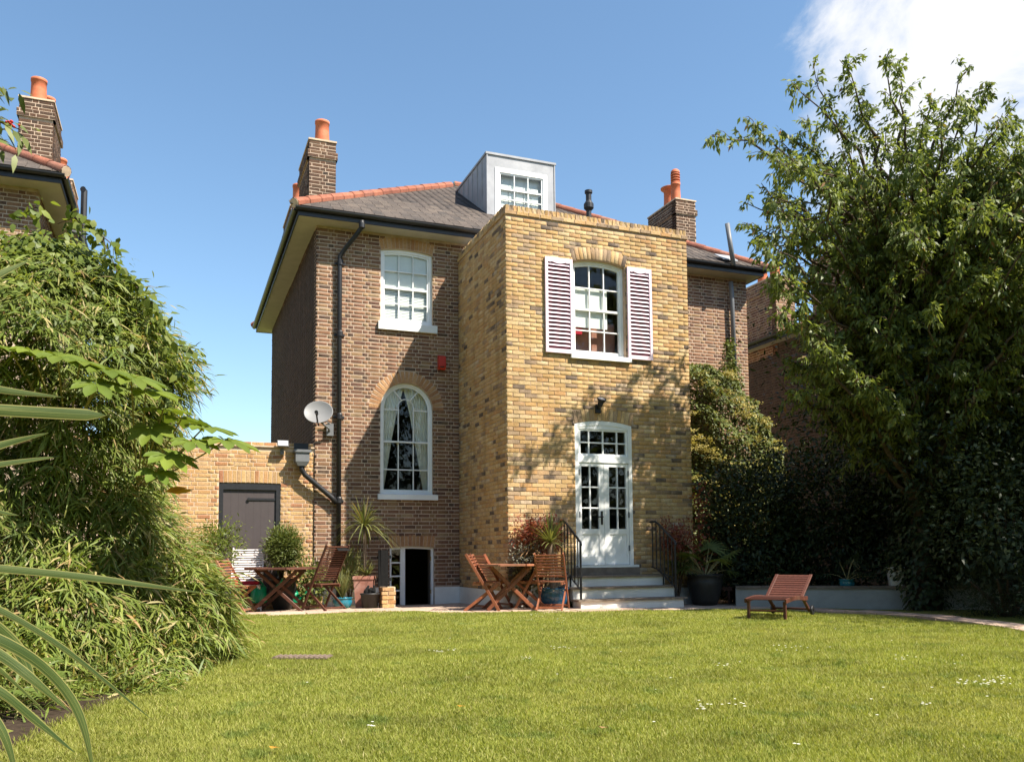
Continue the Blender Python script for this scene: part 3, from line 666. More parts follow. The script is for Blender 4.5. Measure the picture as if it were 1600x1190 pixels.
chimney(house, -2.87, -2.33, 4.1, 5.6, 7.2, 9.25, [(-2.64, 4.4, .16, .62, 'plain'), (-2.6, 5.1, .14, .5, 'plain')])
chimney(house, 6.5, 7.08, 2.0, 3.4, 7.4, 9.95, [(6.72, 2.35, .125, .55, 'louvred'), (6.88, 2.9, .16, .62, 'flared')])
mb = MB(); mb.tube([(-2.75, 1.06, 7.6), (-3.0, .6, 7.62), (-3.1, .2, 7.55)], .02, 6); mb.obj('lead_flashing', 'lead', house)

# lead-clad dormer
dx0, dx1, dy0, dz1 = 1.03, 2.70, 1.12, 9.84
dyb = (dz1-ZS-.165)/SL-.46
dor = MB(); zf = zroof(dy0)-.1
dor.prism([(dx0, dy0, zf), (dx0, dy0, dz1), (dx0, dyb, dz1)], (.03, 0, 0)); dor.prism([(dx1-.03, dy0, zf), (dx1-.03, dy0, dz1), (dx1-.03, dyb, dz1)], (.03, 0, 0))
dor.box(dx0-.025, dx1+.025, dy0-.025, dyb+.1, dz1, dz1+.05)
for x0, x1, z0, z1 in ((dx0, dx0+.2, zf, dz1), (dx1-.2, dx1, zf, dz1), (dx0+.2, dx1-.2, dz1-.27, dz1)): dor.box(x0+.031 if x0 == dx0 else x0, x1-.031 if x1 == dx1 else x1, dy0+.002, dy0+.06, z0, z1-.002)
dorm = dor.obj('dormer', 'lead', house)
for i in range(6):           # standing seams on the cheek
    y = dy0+.3+i*.33
    mb = MB(); mb.bar((dx0-.006, y, max(zroof(y), zf)-.02), (dx0-.006, y, dz1-.01), .022, .02, up=(1, 0, 0)); mb.obj('lead_seam', 'lead', dorm)
for x in (dx0+.01, dx1-.01):
    mb = MB(); mb.bar((x, dy0, zf), (x, dy0, dz1), .03, .03, up=(0, 1, 0)); mb.obj('lead_seam', 'lead', dorm)
Wd = WL((dx0, dy0, 0), (1, 0, 0)); hd = Hole(.2, dx1-dx0-.2, zf, dz1-.27)
wd = sash_window(Wd, dorm, hd, (0, .333, .667, 1), (0, .2, .4, .64, 1), 3, d=-.012, f=.1, sash=.035)
for ch in list(wd.children): ch.parent = dorm
mb = MB()
for i in range(5): Wd.box(mb, .36+i*.185, .36+i*.185+.17, dz1-1.15, dz1-.62, .065, .075)
mb.obj('blind', 'white_paint', dorm)
mb = MB(); mb.box(dx0+.04, dx1-.04, dy0+.14, dy0+.18, zf, dz1-.01); mb.obj('room_wall', 'lamp_glass', dorm)
# ------------------------------------------------------------------ yellow brick extension
ext = thing('rear_extension', 'square yellow brick flat-roofed extension with maroon-backed white shutters and french doors', 'house extension')
We = WL((0, -D_, 0), (1, 0, 0))
hwin = Hole(1.29, 2.35, 4.47, 6.17, .075, .225); hdoor = Hole(1.285, 2.43, .70, 3.215, .07, .225)
ZW = 6.86
body = MB(); PE = Pieces('brick', 'yellow_brick', UB)
wall((0, -D_, 0), (1, 0, 0), EX, -.12, ZW, [hwin, hdoor], PE, body, .24, 'stretcher', .009, .0745, .0085, bz0=.27)
wall((0, -.01, 0), (0, -1, 0), D_-.254, -.12, ZW, [], PE, body, .24, 'stretcher', .009, .0745, .0085, bz0=.27, bu1=D_-.01)
body.box(EX-.24, EX, -D_+.244, -.01, -.12, ZW)
body.obj('wall', 'yellow_mortar', ext)
for h in (hwin, hdoor): voussoirs((0, -D_, 0), (1, 0, 0), h, PE, .009, .078)
# parapet: an oversailing course and a brick-on-edge coping
mb = MB(); mb.box(-.02, EX+.02, -D_-.02, -D_+.24, ZW, ZW+.07); mb.box(-.02, .24, -D_+.241, -.02, ZW, ZW+.07); mb.box(EX-.24, EX+.02, -D_+.241, -.02, ZW, ZW+.07)
mb.box(-.005, EX+.005, -D_-.005, -D_+.22, ZW+.07, ZW+.165); mb.box(-.005, .22, -D_+.221, -.02, ZW+.07, ZW+.165); mb.box(EX-.22, EX+.005, -D_+.221, -.02, ZW+.07, ZW+.165)
par = mb.obj('parapet', 'yellow_mortar', ext); PC = Pieces('brick', 'yellow_brick', UB)
dm = MB(); wall((-.02, -D_-.02, 0), (1, 0, 0), EX+.04, ZW, ZW+.075, [], PC, dm, .1, 'stretcher', .01, .0745, .0085)
wall((-.02, -.02, 0), (0, -1, 0), D_, ZW, ZW+.075, [], PC, dm, .1, 'stretcher', .01, .0745, .0085)
n = int((EX+.02)/.0755)
for i in range(n):
    PC.add((-.01+.038+i*.0755, -D_-.005-random.uniform(.006, .010), ZW+.122), (0, 0, 1), (0, 1, 0), (-1, 0, 0), (.47, 8, 1.02))
for i in range(int(D_/.0755)): PC.add((-.005-random.uniform(.006, .014), -D_+.05+i*.0755, ZW+.122), (0, 0, 1), (1, 0, 0), (0, 1, 0), (.47, 8, 1.02))
PC.build(par, 140); PE.build(ext)
mb = MB(); mb.box(.24, EX-.24, -D_+.24, -.02, ZW-.25, ZW-.2); mb.obj('flat_roof', 'lead', ext)
mb = MB(); mb.box(-.012, EX+.012, -D_-.012, -D_+.1, -.14, .27); mb.box(-.013, .1, -D_+.11, -.02, -.14, .272); mb.obj('plinth', 'white_render', ext)
mb = MB(); mb.box(.25, EX-.25, -D_+.25, -.02, .5, .68); mb.box(.25, EX-.25, -D_+.25, -.02, 3.7, 3.9); mb.box(.25, EX-.25, -.2, -.15, .69, 3.69); mb.box(.25, EX-.25, -.2, -.15, 3.91, 6.5); mb.obj('room_wall', 'room_wall', ext)
w3 = sash_window(We, ext, hwin, (0, .333, .667, 1), (0, .235, .48, .735, 1), 2, d=.09, f=.055, sill=(1.215, 2.43, 4.385, 4.47, .07), label='white sash window between the shutters')
mb = MB(); mb.box(1.37, 2.06, -D_+.17, -D_+.18, 5.02, 5.74); mb.obj('roman_blind', 'blind_fabric', w3)
mb = MB(); mb.box(1.40, 1.56, -D_+.2, -D_+.28, 4.90, 5.01); mb.obj('window_ornament', 'red_fabric', w3)
mb = MB(); mb.box(1.3, 2.34, -D_+.42, -D_+.46, 4.3, 5.2); mb.obj('room_panel', 'planter_clay', w3)  # brown panel added for the sunlit room behind the lower panes
# french doors with a fanlight
fr = MB(); ring(fr, We, outline(hdoor, 0, 0), outline(hdoor, .075, .0), .0, .09)
We.box(fr, hdoor.u0+.05, hdoor.u1-.05, 2.53, 2.655, -.004, .085)
We.box(fr, hdoor.u0+.076, hdoor.u1-.076, 3.13, 3.21, .008, .08)
We.box(fr, hdoor.u0-.03, hdoor.u1+.06, .66, .70, -.09, .09)
dframe = fr.obj('door_frame', 'white_paint', ext)
fl0, fl1 = hdoor.u0+.12, hdoor.u1-.12
mb = MB(); ring(mb, We, [(hdoor.u0+.077, 2.657), (hdoor.u0+.077, 3.128), (hdoor.u1-.077, 3.128), (hdoor.u1-.077, 2.657)], [(fl0, 2.69), (fl0, 3.1), (fl1, 3.1), (fl1, 2.69)], .02, .07)
fan = mb.obj('fanlight', 'white_paint', ext)
fx = [fl0, fl0+.17, (fl0+fl1)/2, fl1-.17, fl1]
for x in fx[1:-1]: barobj(We, fan, (x, 2.69), (x, 3.1), .025, .025, .065)
barobj(We, fan, (fl0, 2.89), (fl1, 2.89), .025, .028, .062)
for i in range(4):
    for z0, z1 in ((2.69, 2.89), (2.89, 3.1)): pane(We, fan, [(fx[i], z0), (fx[i+1], z0), (fx[i+1], z1), (fx[i], z1)], .045)
mid = (hdoor.u0+hdoor.u1)/2
for a0, a1, hx in ((hdoor.u0+.08, mid-.003, 1), (mid+.003, hdoor.u1-.08, -1)):
    mb = MB(); i0, i1 = a0+(.045 if hx > 0 else .1), a1-(.1 if hx > 0 else .045)
    We.box(mb, a0, i0, .705, 2.526, .015, .065); We.box(mb, i1, a1, .705, 2.526, .015, .065); We.box(mb, i0, i1, 2.46, 2.526, .015, .065); We.box(mb, i0, i1, 1.25, 1.345, .015, .065); We.box(mb, i0, i1, .705, .86, .015, .065)
    We.box(mb, i0, i1, .86, 1.25, .032, .055)
    leaf = mb.obj('french_door', 'white_paint', ext)
    xs = [i0, (i0+i1)/2, i1]; zs2 = [1.345, 1.717, 2.088, 2.46]
    barobj(We, leaf, (xs[1], 1.345), (xs[1], 2.46), .025, .02, .06)
    for z in zs2[1:-1]: barobj(We, leaf, (i0, z), (i1, z), .025, .023, .057)
    for i in range(2):
        for j in range(3): pane(We, leaf, [(xs[i], zs2[j]), (xs[i+1], zs2[j]), (xs[i+1], zs2[j+1]), (xs[i], zs2[j+1])], .04)
    for z in (.95, 1.55, 2.3):
        mb = MB(); hxx = a0 if hx > 0 else a1; We.box(mb, hxx-.012, hxx+.012, z, z+.1, -.006, .014); mb.obj('hinge', 'grey_plastic', leaf)
    if hx > 0:
        mb = MB(); hc = a1-.05; mb.prism([We(hc-.02, 1.42, .004), We(hc+.02, 1.42, .004), We(hc+.02, 1.66, .004), We(hc-.02, 1.66, .004)], We.n*.012)
        mb.tube([We(hc, 1.56, .004), We(hc, 1.56, -.045), We(hc-.1, 1.555, -.05)], .011, 8); mb.obj('handle', 'black_iron', leaf)
# louvred shutters with a scalloped head
for a0, a1, lb in ((.725, 1.262, 'white shutter left of its window'), (2.375, 2.885, 'white shutter right of its window')):
    z0, z1 = 4.455, 6.175; mb = MB(); st = .052
    We.box(mb, a0, a0+st, z0, z1, -.062, -.022); We.box(mb, a1-st, a1, z0, z1, -.062, -.022); We.box(mb, a0+st, a1-st, z0, z0+.075, -.061, -.023)
    N = 16; top = [(a0+st+(a1-a0-2*st)*i/N) for i in range(N+1)]
    sc_ = lambda i: z1-.085+.022*math.cos(2*math.pi*i/N)-(.02 if abs(i-N/2) > 5.5 else 0)
    mb.prism([We(a, sc_(i), -.061) for i, a in enumerate(top)]+[We(top[-1], z1, -.061), We(top[0], z1, -.061)], We.n*.038)
    sh = mb.obj('shutter', 'shutter_paint', ext, label=lb)
    mb = MB(); We.box(mb, a0+st*.5, a1-st*.5, z0+.02, z1-.02, -.022, -.008); mb.obj('backing_board', 'maroon_paint', sh)
    ns = 21; pit = (z1-.11-z0-.08)/ns; v = []
    lm = MB(); L = a1-a0-2*st; lm.prism([(0, 0, 0), (0, -.012, -.003), (0, -.034, -.036), (0, -.022, -.036)], (L, 0, 0)); lme = lm.mesh('louvre'); lme.materials.append(MAT['shutter_paint'])
    for i in range(ns):
        o = bpy.data.objects.new('louvre', lme); COL.objects.link(o); o.parent = sh; o.location = We(a0+st, z0+.085+(i+1)*pit, -.024)
# entrance steps
steps = thing('entrance_steps', 'white-risered stone steps up to the french doors', 'steps', (1.8, -3.2, -.03)); I_ = Vector((1.8, -3.2, -.03))
def rel(mb, root): 
    l = root.location; mb.v = [(x-l.x, y-l.y, z-l.z) for x, y, z in mb.v]; return mb
sx0, sx1 = .86, 2.80
for yf, zb, zt in ((-3.74, -.12, .155), (-3.44, .155, .345), (-3.14, .345, .525)):
    mb = MB(); mb.box(sx0, sx1, yf, -D_-.015 if zt > .5 else yf+.31, zb, zt-.03); rel(mb, steps).obj('riser', 'white_render', steps)
    mb = MB(); y1 = -D_-.016 if zt > .5 else yf+.299; k = 24
    xs = np.linspace(sx0-.055, sx1+.055, k+1); e = [yf-.035+random.uniform(-.007, .007) for _ in xs]
    vs = [(x, yy, z) for z in (zt-.03, zt) for x, yy in zip(xs, e)]+[(x, y1, z) for z in (zt-.03, zt) for x in xs]; q = k+1
    mb.add(vs, [(i, i+1, q+i+1, q+i) for i in range(k)]+[(q+i, q+i+1, 3*q+i+1, 3*q+i) for i in range(k)]+[(i, 2*q+i, 2*q+i+1, i+1) for i in range(k)]+[(0, q, 3*q, 2*q), (k, 2*q+k, 3*q+k, q+k)])
    rel(mb, steps).obj('tread', 'dark_stone', steps)
mb = MB(); mb.box(1.22, 2.5, -D_-.1, -D_-.016, .526, .657); rel(mb, steps).obj('sill_course', 'dark_stone', steps)
# wrought-iron handrails
def railing(x, label, foot):
    rt = thing('stair_railing', label, 'railing', (x, -3.2, .1), 0, 'black iron railings beside the entrance steps')
    mb = MB(); top = [(x, -2.78, 1.47), (x, -2.95, 1.47), (x, -3.05, 1.43), (x, -3.60, 1.10), (x, -3.63, 1.04)]
    mb.tube(top, .02, 8); rel(mb, rt).obj('handrail', 'black_iron', rt)
    mb = MB(); mb.bar((x, -2.8, .66), (x, -3.0, .62), .03, .012); mb.bar((x, -3.0, .62), (x, -3.6, .31), .03, .012); rel(mb, rt).obj('lower_rail', 'black_iron', rt)
    for y in (-2.85, -2.98, -3.11, -3.24, -3.37, -3.5):
        zt = 1.47 if y > -2.98 else 1.455-(abs(y)-2.98)*.6; zb = .64 if y > -2.98 else .62-(abs(y)-3.)*.52
        mb = MB(); mb.tube([(x, y, zb), (x, y, zt)], .011, 6); rel(mb, rt).obj('baluster', 'black_iron', rt)
    mb = MB(); mb.tube([(x, -3.6, .155), (x, -3.6, 1.1)], .02, 8); mb.tube([(x, -3.2, .345), (x, -3.2, .55)], .015, 6); rel(mb, rt).obj('post', 'black_iron', rt)
    mb = MB(); mb.tube([(x-foot*.11, -3.3, -.03), (x-foot*.11, -3.3, .48), (x, -3.2, .55)], .014, 6); rel(mb, rt).obj('brace', 'black_iron', rt)
railing(.93, 'black iron stair railing nearer the spiky yucca', 1)
railing(2.74, 'black iron stair railing nearer the dark fan palm', -1)

# ------------------------------------------------------------------ garden wall with its gate
gw = thing('garden_wall', 'ochre brick garden wall left of the house', 'wall', (-5.2, .03, -.1))
gi = Matrix.Translation(-gw.location)
hg = Hole(-4.575+8.2, -3.485+8.2, -.2, 2.25, .01, .22)
body = MB(); PG = Pieces('brick', 'ochre_brick', UB)
wall((-8.2, .03, 0), (1, 0, 0), 8.2+XL-.006, -.3, 2.93, [hg], PG, body, .22, 'flemish', .006, .0745, .0125, bz0=-.12, bu0=2.2, ok=lambda a, z: a > 2.6 and z > .5)
rel(body, gw).obj('wall_body', 'ochre_mortar', gw); voussoirs((-8.2, .03, 0), (1, 0, 0), hg, PG, .006); PG.build(gw, 300, gi)
mb = MB(); mb.box(-8.2, XL-.008, -.005, .26, 2.93, 2.955); mb.box(-8.2, XL-.008, .035, .25, 2.955, 3.02); rel(mb, gw).obj('coping', 'ochre_mortar', gw)
P2 = Pieces('coping_brick', 'ochre_brick', UB)
for i in range(18): P2.add((-3.0-i*.226, .03, 2.99), (1, 0, 0), (0, 1, 0), (0, 0, 1), (1, 4, .9))
P2.build(gw, 60, gi)
gate = thing('garden_gate', 'dark grey-brown boarded door with black strap hinge in the garden wall', 'door', (-4.03, .1, -.1))
Wg = WL((0, .03, 0), (1, 0, 0)); q = .075
mb = MB(); ring(mb, Wg, [(-4.573, -.15), (-4.573, 2.245), (-3.487, 2.245), (-3.487, -.15)], [(-4.573+q, -.15), (-4.573+q, 2.245-q*1.5), (-3.487-q, 2.245-q*1.5), (-3.487-q, -.15)], .01, .11); rel(mb, gate).obj('frame', 'black_iron', gate)
x0, x1 = -4.573+q, -3.487-q; nb = 7
for i in range(nb):
    a, b = x0+(x1-x0)*i/nb+.0007, x0+(x1-x0)*(i+1)/nb-.0007; mb = MB(); Wg.box(mb, a, b, -.1, 2.245-q*1.5, .045+random.uniform(0, .003), .085); rel(mb, gate).obj('plank', 'door_paint', gate)
mb = MB(); Wg.box(mb, -4.04, x1, 1.94, 1.98, .03, .044); mb.lathe([(.001, 0), (.03, .002), (.03, .012), (.001, .014)], 10); 
mb.v[-40:] = [(-4.05+x, .062+z-.02, 1.96+y) for x, y, z in mb.v[-40:]]; rel(mb, gate).obj('strap_hinge', 'black_iron', gate)
mb = MB(); Wg.box(mb, x0-.03, x0+.05, 1.26, 1.43, .02, .05); mb.tube([(x0+.03, .05, 1.36), (x0+.03, 0., 1.36), (x0+.03, -.01, 1.26)], .014, 6); rel(mb, gate).obj('latch', 'black_iron', gate)

# ------------------------------------------------------------------ neighbouring houses
nb = thing('neighbour_house', 'brown brick house with slate roof and tall chimneys at the far left edge', 'house')
NX = -7.62; body = MB(); PN = Pieces('brick', 'brown_brick', UB)
wall((-18, 0, 0), (1, 0, 0), 18+NX, -.3, ZS, [], PN, body, .3, 'flemish', .004, .0745, .0165, bz0=5.5, bu0=18+NX-2.2)
wall((NX, .31, 0), (0, 1, 0), 7.9, -.3, ZS, [], PN, body, .3, 'flemish', .004, .0745, .0165, bz0=6.2, bu1=3)
body.box(-18, NX, 7.9, 8.2, -.3, ZS); body.obj('wall', 'pale_mortar', nb); PN.build(nb, 150)
eaves(nb, -18.4, NX+.385, -.40, YB+.4, ZS, -18, NX, 0, YB)
hip_roof(nb, -18.46, NX+.46, -.46, YB+.46, ZS+.165, slate_x=lambda x, y: x > -9.6 and y < 1.6)
chimney(nb, -8.27, -7.68, 2.0, 3.2, 7.4, 9.83, [(-7.98, 2.25, .145, .5, 'plain'), (-7.9, 2.85, .145, .44, 'plain')])
chimney(nb, -8.17, -7.6, 4.6, 5.7, 7.2, 9.35, [(-7.88, 4.85, .14, .52, 'plain'), (-7.88, 5.4, .14, .45, 'plain')], mat='brown_brick')
mb = MB(); mb.tube([(NX+.62, 1.0, 6.6), (NX+.62, 1.0, 7.75), (NX+.6, .95, 7.75)], .055, 8); mb.tube([(NX+.4, .9, 6.9), (NX+.62, 1., 6.9)], .04, 6); mb.obj('vent_pipe', 'black_iron', nb)

nr_ = thing('neighbour_house', 'shaded brown brick house with red-edged roof behind the cherry tree', 'house')
X3, Y3a, Y3b, Z3 = 10., -7.0, 4.2, 6.62
body = MB(); P3 = Pieces('brick', 'shady_brick', UB)  # this wall's shade is put into the dark brick colour
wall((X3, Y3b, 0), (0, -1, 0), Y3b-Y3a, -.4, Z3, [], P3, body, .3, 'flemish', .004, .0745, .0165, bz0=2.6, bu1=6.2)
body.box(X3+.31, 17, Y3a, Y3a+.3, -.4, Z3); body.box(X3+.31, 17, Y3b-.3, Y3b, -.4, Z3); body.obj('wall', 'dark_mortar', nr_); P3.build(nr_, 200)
eaves(nr_, X3-.3, 17.3, Y3a-.3, Y3b+.3, Z3, X3, 17, Y3a, Y3b)
mb = MB(); z0 = Z3+.16; xr = 13.5; zr = z0+.36*(xr-X3+.36)
mb.add([(X3-.36, Y3a-.36, z0), (X3-.36, Y3b+.36, z0), (xr, Y3b+.36, zr), (xr, Y3a-.36, zr), (17.36, Y3a-.36, z0), (17.36, Y3b+.36, z0)], [(0, 1, 2, 3), (3, 2, 5, 4), (1, 5, 2), (0, 3, 4), (0, 4, 5, 1)]); r3 = mb.obj('roof', 'slate', nr_)
for y in (Y3b+.3, .9):
    mb = MB(); mb.tube([(X3-.36, y, z0+.04), (xr, y, zr+.04)], .09, 8); mb.obj('verge_tile', 'clay_tile', r3)
for y0, y1, z1 in ((2.55, 4.0, 8.5), (-.2, 1.1, 8.4)): chimney(nr_, X3-.02, X3+.62, y0, y1, Z3-.3, z1, [(X3+.3, y0+.4, .14, .5, 'plain'), (X3+.3, y0+.95, .14, .45, 'plain')], mat='brown_brick', mort='pale_mortar')

# ------------------------------------------------------------------ fittings on the walls
dp = thing('downpipe', 'black cast-iron downpipe from the gutter down the house corner', 'drainpipe', (-2.43, -.08, 0))
mb = MB(); mb.tube([(-2.08, -.46, 7.3), (-2.08, -.44, 7.18), (-2.16, -.36, 7.05), (-2.34, -.17, 6.82), (-2.43, -.09, 6.68), (-2.43, -.085, 6.5), (-2.42, -.085, -.05)], .044, 10); rel(mb, dp).obj('pipe', 'black_iron', dp, smooth=True)
for z in (7.2, 6.55, 5.15, 3.55, 1.95, .6):
    mb = MB(); mb.lathe([(.044, -.05), (.058, -.045), (.058, .045), (.05, .06), (.044, .07)], 12, (-2.42 if z < 7 else -2.08, -.085 if z < 7 else -.45, z)); 
    if z < 7: mb.box(-2.52, -2.32, -.03, .0, z-.02, z+.02)
    rel(mb, dp).obj('collar', 'black_iron', dp)
hp = thing('rainwater_hopper', 'black rainwater hopper with a slanting pipe joining the downpipe', 'drainpipe', (-3.12, -.1, 2.5))
mb = MB(); a, b = .125, .09
mb.add([(-3.12+sx*w_, -.12+sy*d_, z) for z, w_, d_ in ((2.58, .08, .07), (2.66, .125, .1), (2.83, .125, .1), (2.83, .155, .125), (2.88, .155, .125)) for sx, sy in ((-1, -1), (1, -1), (1, 1), (-1, 1))], [(i*4+k, i*4+(k+1) % 4, i*4+4+(k+1) % 4, i*4+4+k) for i in range(4) for k in range(4)]+[(3, 2, 1, 0), (16, 17, 18, 19)])
rel(mb, hp).obj('hopper_head', 'grey_plastic', hp)
mb = MB(); mb.box(-3.25, -2.99, -.02, .035, 2.86, 3.02); rel(mb, hp).obj('outlet', 'black_iron', hp)
mb = MB(); mb.tube([(-3.12, -.12, 2.6), (-3.12, -.12, 2.52), (-3.06, -.11, 2.42), (-2.55, -.09, 2.0), (-2.47, -.088, 1.9)], .05, 10); rel(mb, hp).obj('pipe', 'black_iron', hp, smooth=True)
sp = thing('soil_pipe', 'tall grey soil pipe rising through the eaves at the right', 'drainpipe', (6.6, -.1, 4.6))
mb = MB(); mb.tube([(6.64, -.1, 4.4), (6.6, -.1, 6.9), (6.57, -.12, 7.15)], .055, 10); mb.tube([(6.36, -.53, 7.38), (6.22, -.53, 8.33)], .055, 10); rel(mb, sp).obj('pipe', 'grey_plastic', sp, smooth=True)
mb = MB(); mb.box(6.15, 6.55, -.44, -.1, 7.49, 7.515); mb.v = [(x, y, z+SL*(y+.5)) for x, y, z in mb.v]; rel(mb, sp).obj('lead_flashing', 'lead', sp)
fl = thing('roof_flue', 'short black flue pipe on the slate roof behind the parapet', 'flue', (3.5, 1.0, 8.3))
mb = MB(); mb.lathe([(.06, 0), (.06, .3), (.075, .3), (.075, .36), (.06, .36), (.06, .5), (.115, .56), (.115, .66), (.065, .74), (.065, .9), (.09, .92), (.09, .98), (.05, .98)], 14, (0, 0, .03)); mb.obj('flue', 'black_iron', fl, smooth=False)
mb = MB(); mb.lathe([(.14, 0), (.08, .12), (.062, .14)], 14, (0, 0, .04)); mb.obj('collar', 'lead', fl)
al = thing('alarm_box', 'red alarm box high on the shaded brick wall', 'alarm', (-.38, -.005, 4.76))
mb = MB(); mb.prism([(-.075, -.01, .15), (-.075, -.09, .11), (-.075, -.11, -.08), (-.075, -.07, -.15), (-.075, -.01, -.15)], (.15, 0, 0)); mb.obj('casing', 'red_plastic', al)
mb = MB(); mb.box(-.045, .045, -.104, -.085, -.115, -.085); mb.obj('sounder', 'black_iron', al)
ds = thing('satellite_dish', 'grey satellite dish on a bracket at the house corner', 'satellite dish', (-2.72, -.06, 3.36))
# an offset dish facing up and to the south-east of the wall
dn = Vector((-.25, -.86, .42)).normalized(); qm = dn.to_track_quat('Z', 'Y').to_matrix(); cpos = Vector((-.14, -.30, .22))
mb = MB(); prof = [(.0005, -.062), (.1, -.056), (.19, -.036), (.255, -.006), (.268, 0.), (.268, -.01), (.19, -.046), (.1, -.066), (.0005, -.072)]
mb.lathe(prof, 28); mb.v = [tuple(cpos+qm @ Vector((x*1.0, y*.92, z))) for x, y, z in mb.v]; mb.obj('reflector', 'dish_grey', ds, smooth=True)
mb = MB(); foc = cpos+dn*.30+Vector((0, 0, -.19)); base = cpos-dn*.05+Vector((0, 0, -.23))
mb.tube([base, base*.4+foc*.6-Vector((0, 0, .04)), foc], .016, 8); mb.tube([foc-dn*.02, foc+dn*.02-Vector((0, 0, .0)), foc-dn*.09+Vector((0, 0, .02))], [.03, .035, .025], 10); mb.obj('feed_arm', 'black_iron', ds)
mb = MB(); mb.tube([cpos-dn*.07, cpos-dn*.12+Vector((0, 0, -.1)), (.08, -.1, -.05), (.12, -.0, -.1)], .02, 8); mb.tube([(.0, -.06, .12), (.16, .0, .02)], .012, 6); mb.box(.06, .19, -.02, .055, -.18, .05); mb.obj('bracket', 'grey_plastic', ds)
def flood(loc, label, s=1.):
    t_ = thing('floodlight', label, 'lamp', loc)
    mb = MB(); mb.prism([(-.1*s, -.13, .05*s), (-.1*s, -.16, -.06*s), (-.085*s, -.07, -.075*s), (-.085*s, -.05, .06*s)], (.2*s, 0, 0)); mb.obj('housing', 'grey_plastic', t_)
    mb = MB(); mb.prism([(-.085*s, -.1375, .04*s), (-.085*s, -.1615, -.048*s), (-.085*s, -.158, -.048*s), (-.085*s, -.134, .04*s)], (.17*s, 0, 0)); mb.obj('lens', 'lamp_glass', t_)
    mb = MB(); mb.bar((0, -.1, -.06*s), (0, -.02, -.15), .03, .012, up=(1, 0, 0)); mb.box(-.03, .03, -.03, .03, -.2, -.1); mb.obj('bracket', 'grey_plastic', t_)
flood((-3.47, -.0, 3.0), 'grey halogen floodlight on top of the garden wall')
dl = thing('door_spotlight', 'black round-headed spotlight above the french doors', 'lamp', (1.74, -D_-.01, 3.52))
mb = MB(); mb.box(-.05, .05, -.04, .0, -.1, .05); mb.tube([(0, -.03, -.02), (-.02, -.1, .02), (.0, -.14, .07)], .02, 8); mb.obj('bracket', 'black_iron', dl)
mb = MB(); mb.lathe([(.005, -.1), (.045, -.1), (.055, -.02), (.08, .02), (.085, .045), (.07, .045)], 16); qd = Vector((.05, -.5, .86)).normalized().to_track_quat('Z', 'Y').to_matrix()
mb.v = [tuple(Vector((.0, -.15, .1))+qd @ Vector(p)) for p in mb.v]; mb.obj('lamp_head', 'black_iron', dl, smooth=True)
mb = MB(); mb.lathe([(.001, .04), (.07, .04), (.07, .038)], 16); mb.v = [tuple(Vector((.0, -.15, .1))+qd @ Vector(p)) for p in mb.v]; mb.obj('lens', 'lamp_glass', dl)
# ------------------------------------------------------------------ ground, lawn, terrace, paths
RT = np.array([math.cos(YAW), -math.sin(YAW), 0.]); FW = np.array([math.sin(YAW), math.cos(YAW), 0.])
mb = MB(); mb.add([(-400, -400, -.35), (400, -400, -.35), (400, 500, -.35), (-400, 500, -.35)], [(0, 1, 2, 3)]); mb.obj('ground', 'lawn_soil', kind='structure')
EDGE = [(-9.5, -1.9), (-4.3, -2.0), (-3.4, -2.2), (-.6, -3.8), (1., -4.2), (3.0, -4.4), (4.1, -4.6), (4.55, -5.6), (4.75, -6.8), (4.35, -8.3), (3.4, -10.2), (2.2, -12.2), (.3, -15.5), (-2, -22), (-9.5, -22)]
def inside(p, poly):
    x, y = p[:, 0], p[:, 1]; c = np.zeros(len(p), bool); n = len(poly)
    for i in range(n):
        (x0, y0), (x1, y1) = poly[i], poly[(i+1) % n]
        c ^= ((y0 > y) != (y1 > y)) & (x < (x1-x0)*(y-y0)/((y1-y0) or 1e-9)+x0)
    return c
def gza(x, y): return -.06-.025*np.maximum(np.minimum(y, 0), -3)-.02*np.clip(x-1, 0, 5)
def bumpy(x, y): return .008*np.sin(1.7*x+.6*y)+.006*np.sin(2.9*y-1.3*x+1)+.004*np.sin(5.1*x+4.3*y)
nx, ny = 90, 110; gx, gy = np.meshgrid(np.linspace(-9.5, 12, nx), np.linspace(-22, 0, ny)); 
VV = np.stack([gx, gy, gza(gx, gy)+bumpy(gx, gy)-.012], -1).reshape(-1, 3); ii = np.arange(nx*ny).reshape(ny, nx)
Q = np.stack([ii[:-1, :-1], ii[:-1, 1:], ii[1:, 1:], ii[1:, :-1]], -1).reshape(-1, 4); cen = VV[Q].mean(1)
lawn = link('lawn', npmesh('lawn', VV, Q[cen[:, 1] < -1.0], True), 'lawn_soil', kind='structure')
SHADE_PTS = [tuple(gp(u, v)[:2]) for u, v in ((-700, 1190), (-60, 1200), (40, 1160), (105, 1125), (185, 1092), (250, 1058), (230, 1000), (-300, 1000))]
mb = MB(); mb.add([(x, y, gz(x, y)+.004) for x, y in SHADE_PTS], [tuple(range(len(SHADE_PTS)))]); mb.obj('shade_patch', 'soil', kind='structure')  # dark soil sheet stands in for bamboo and flax shade on grass
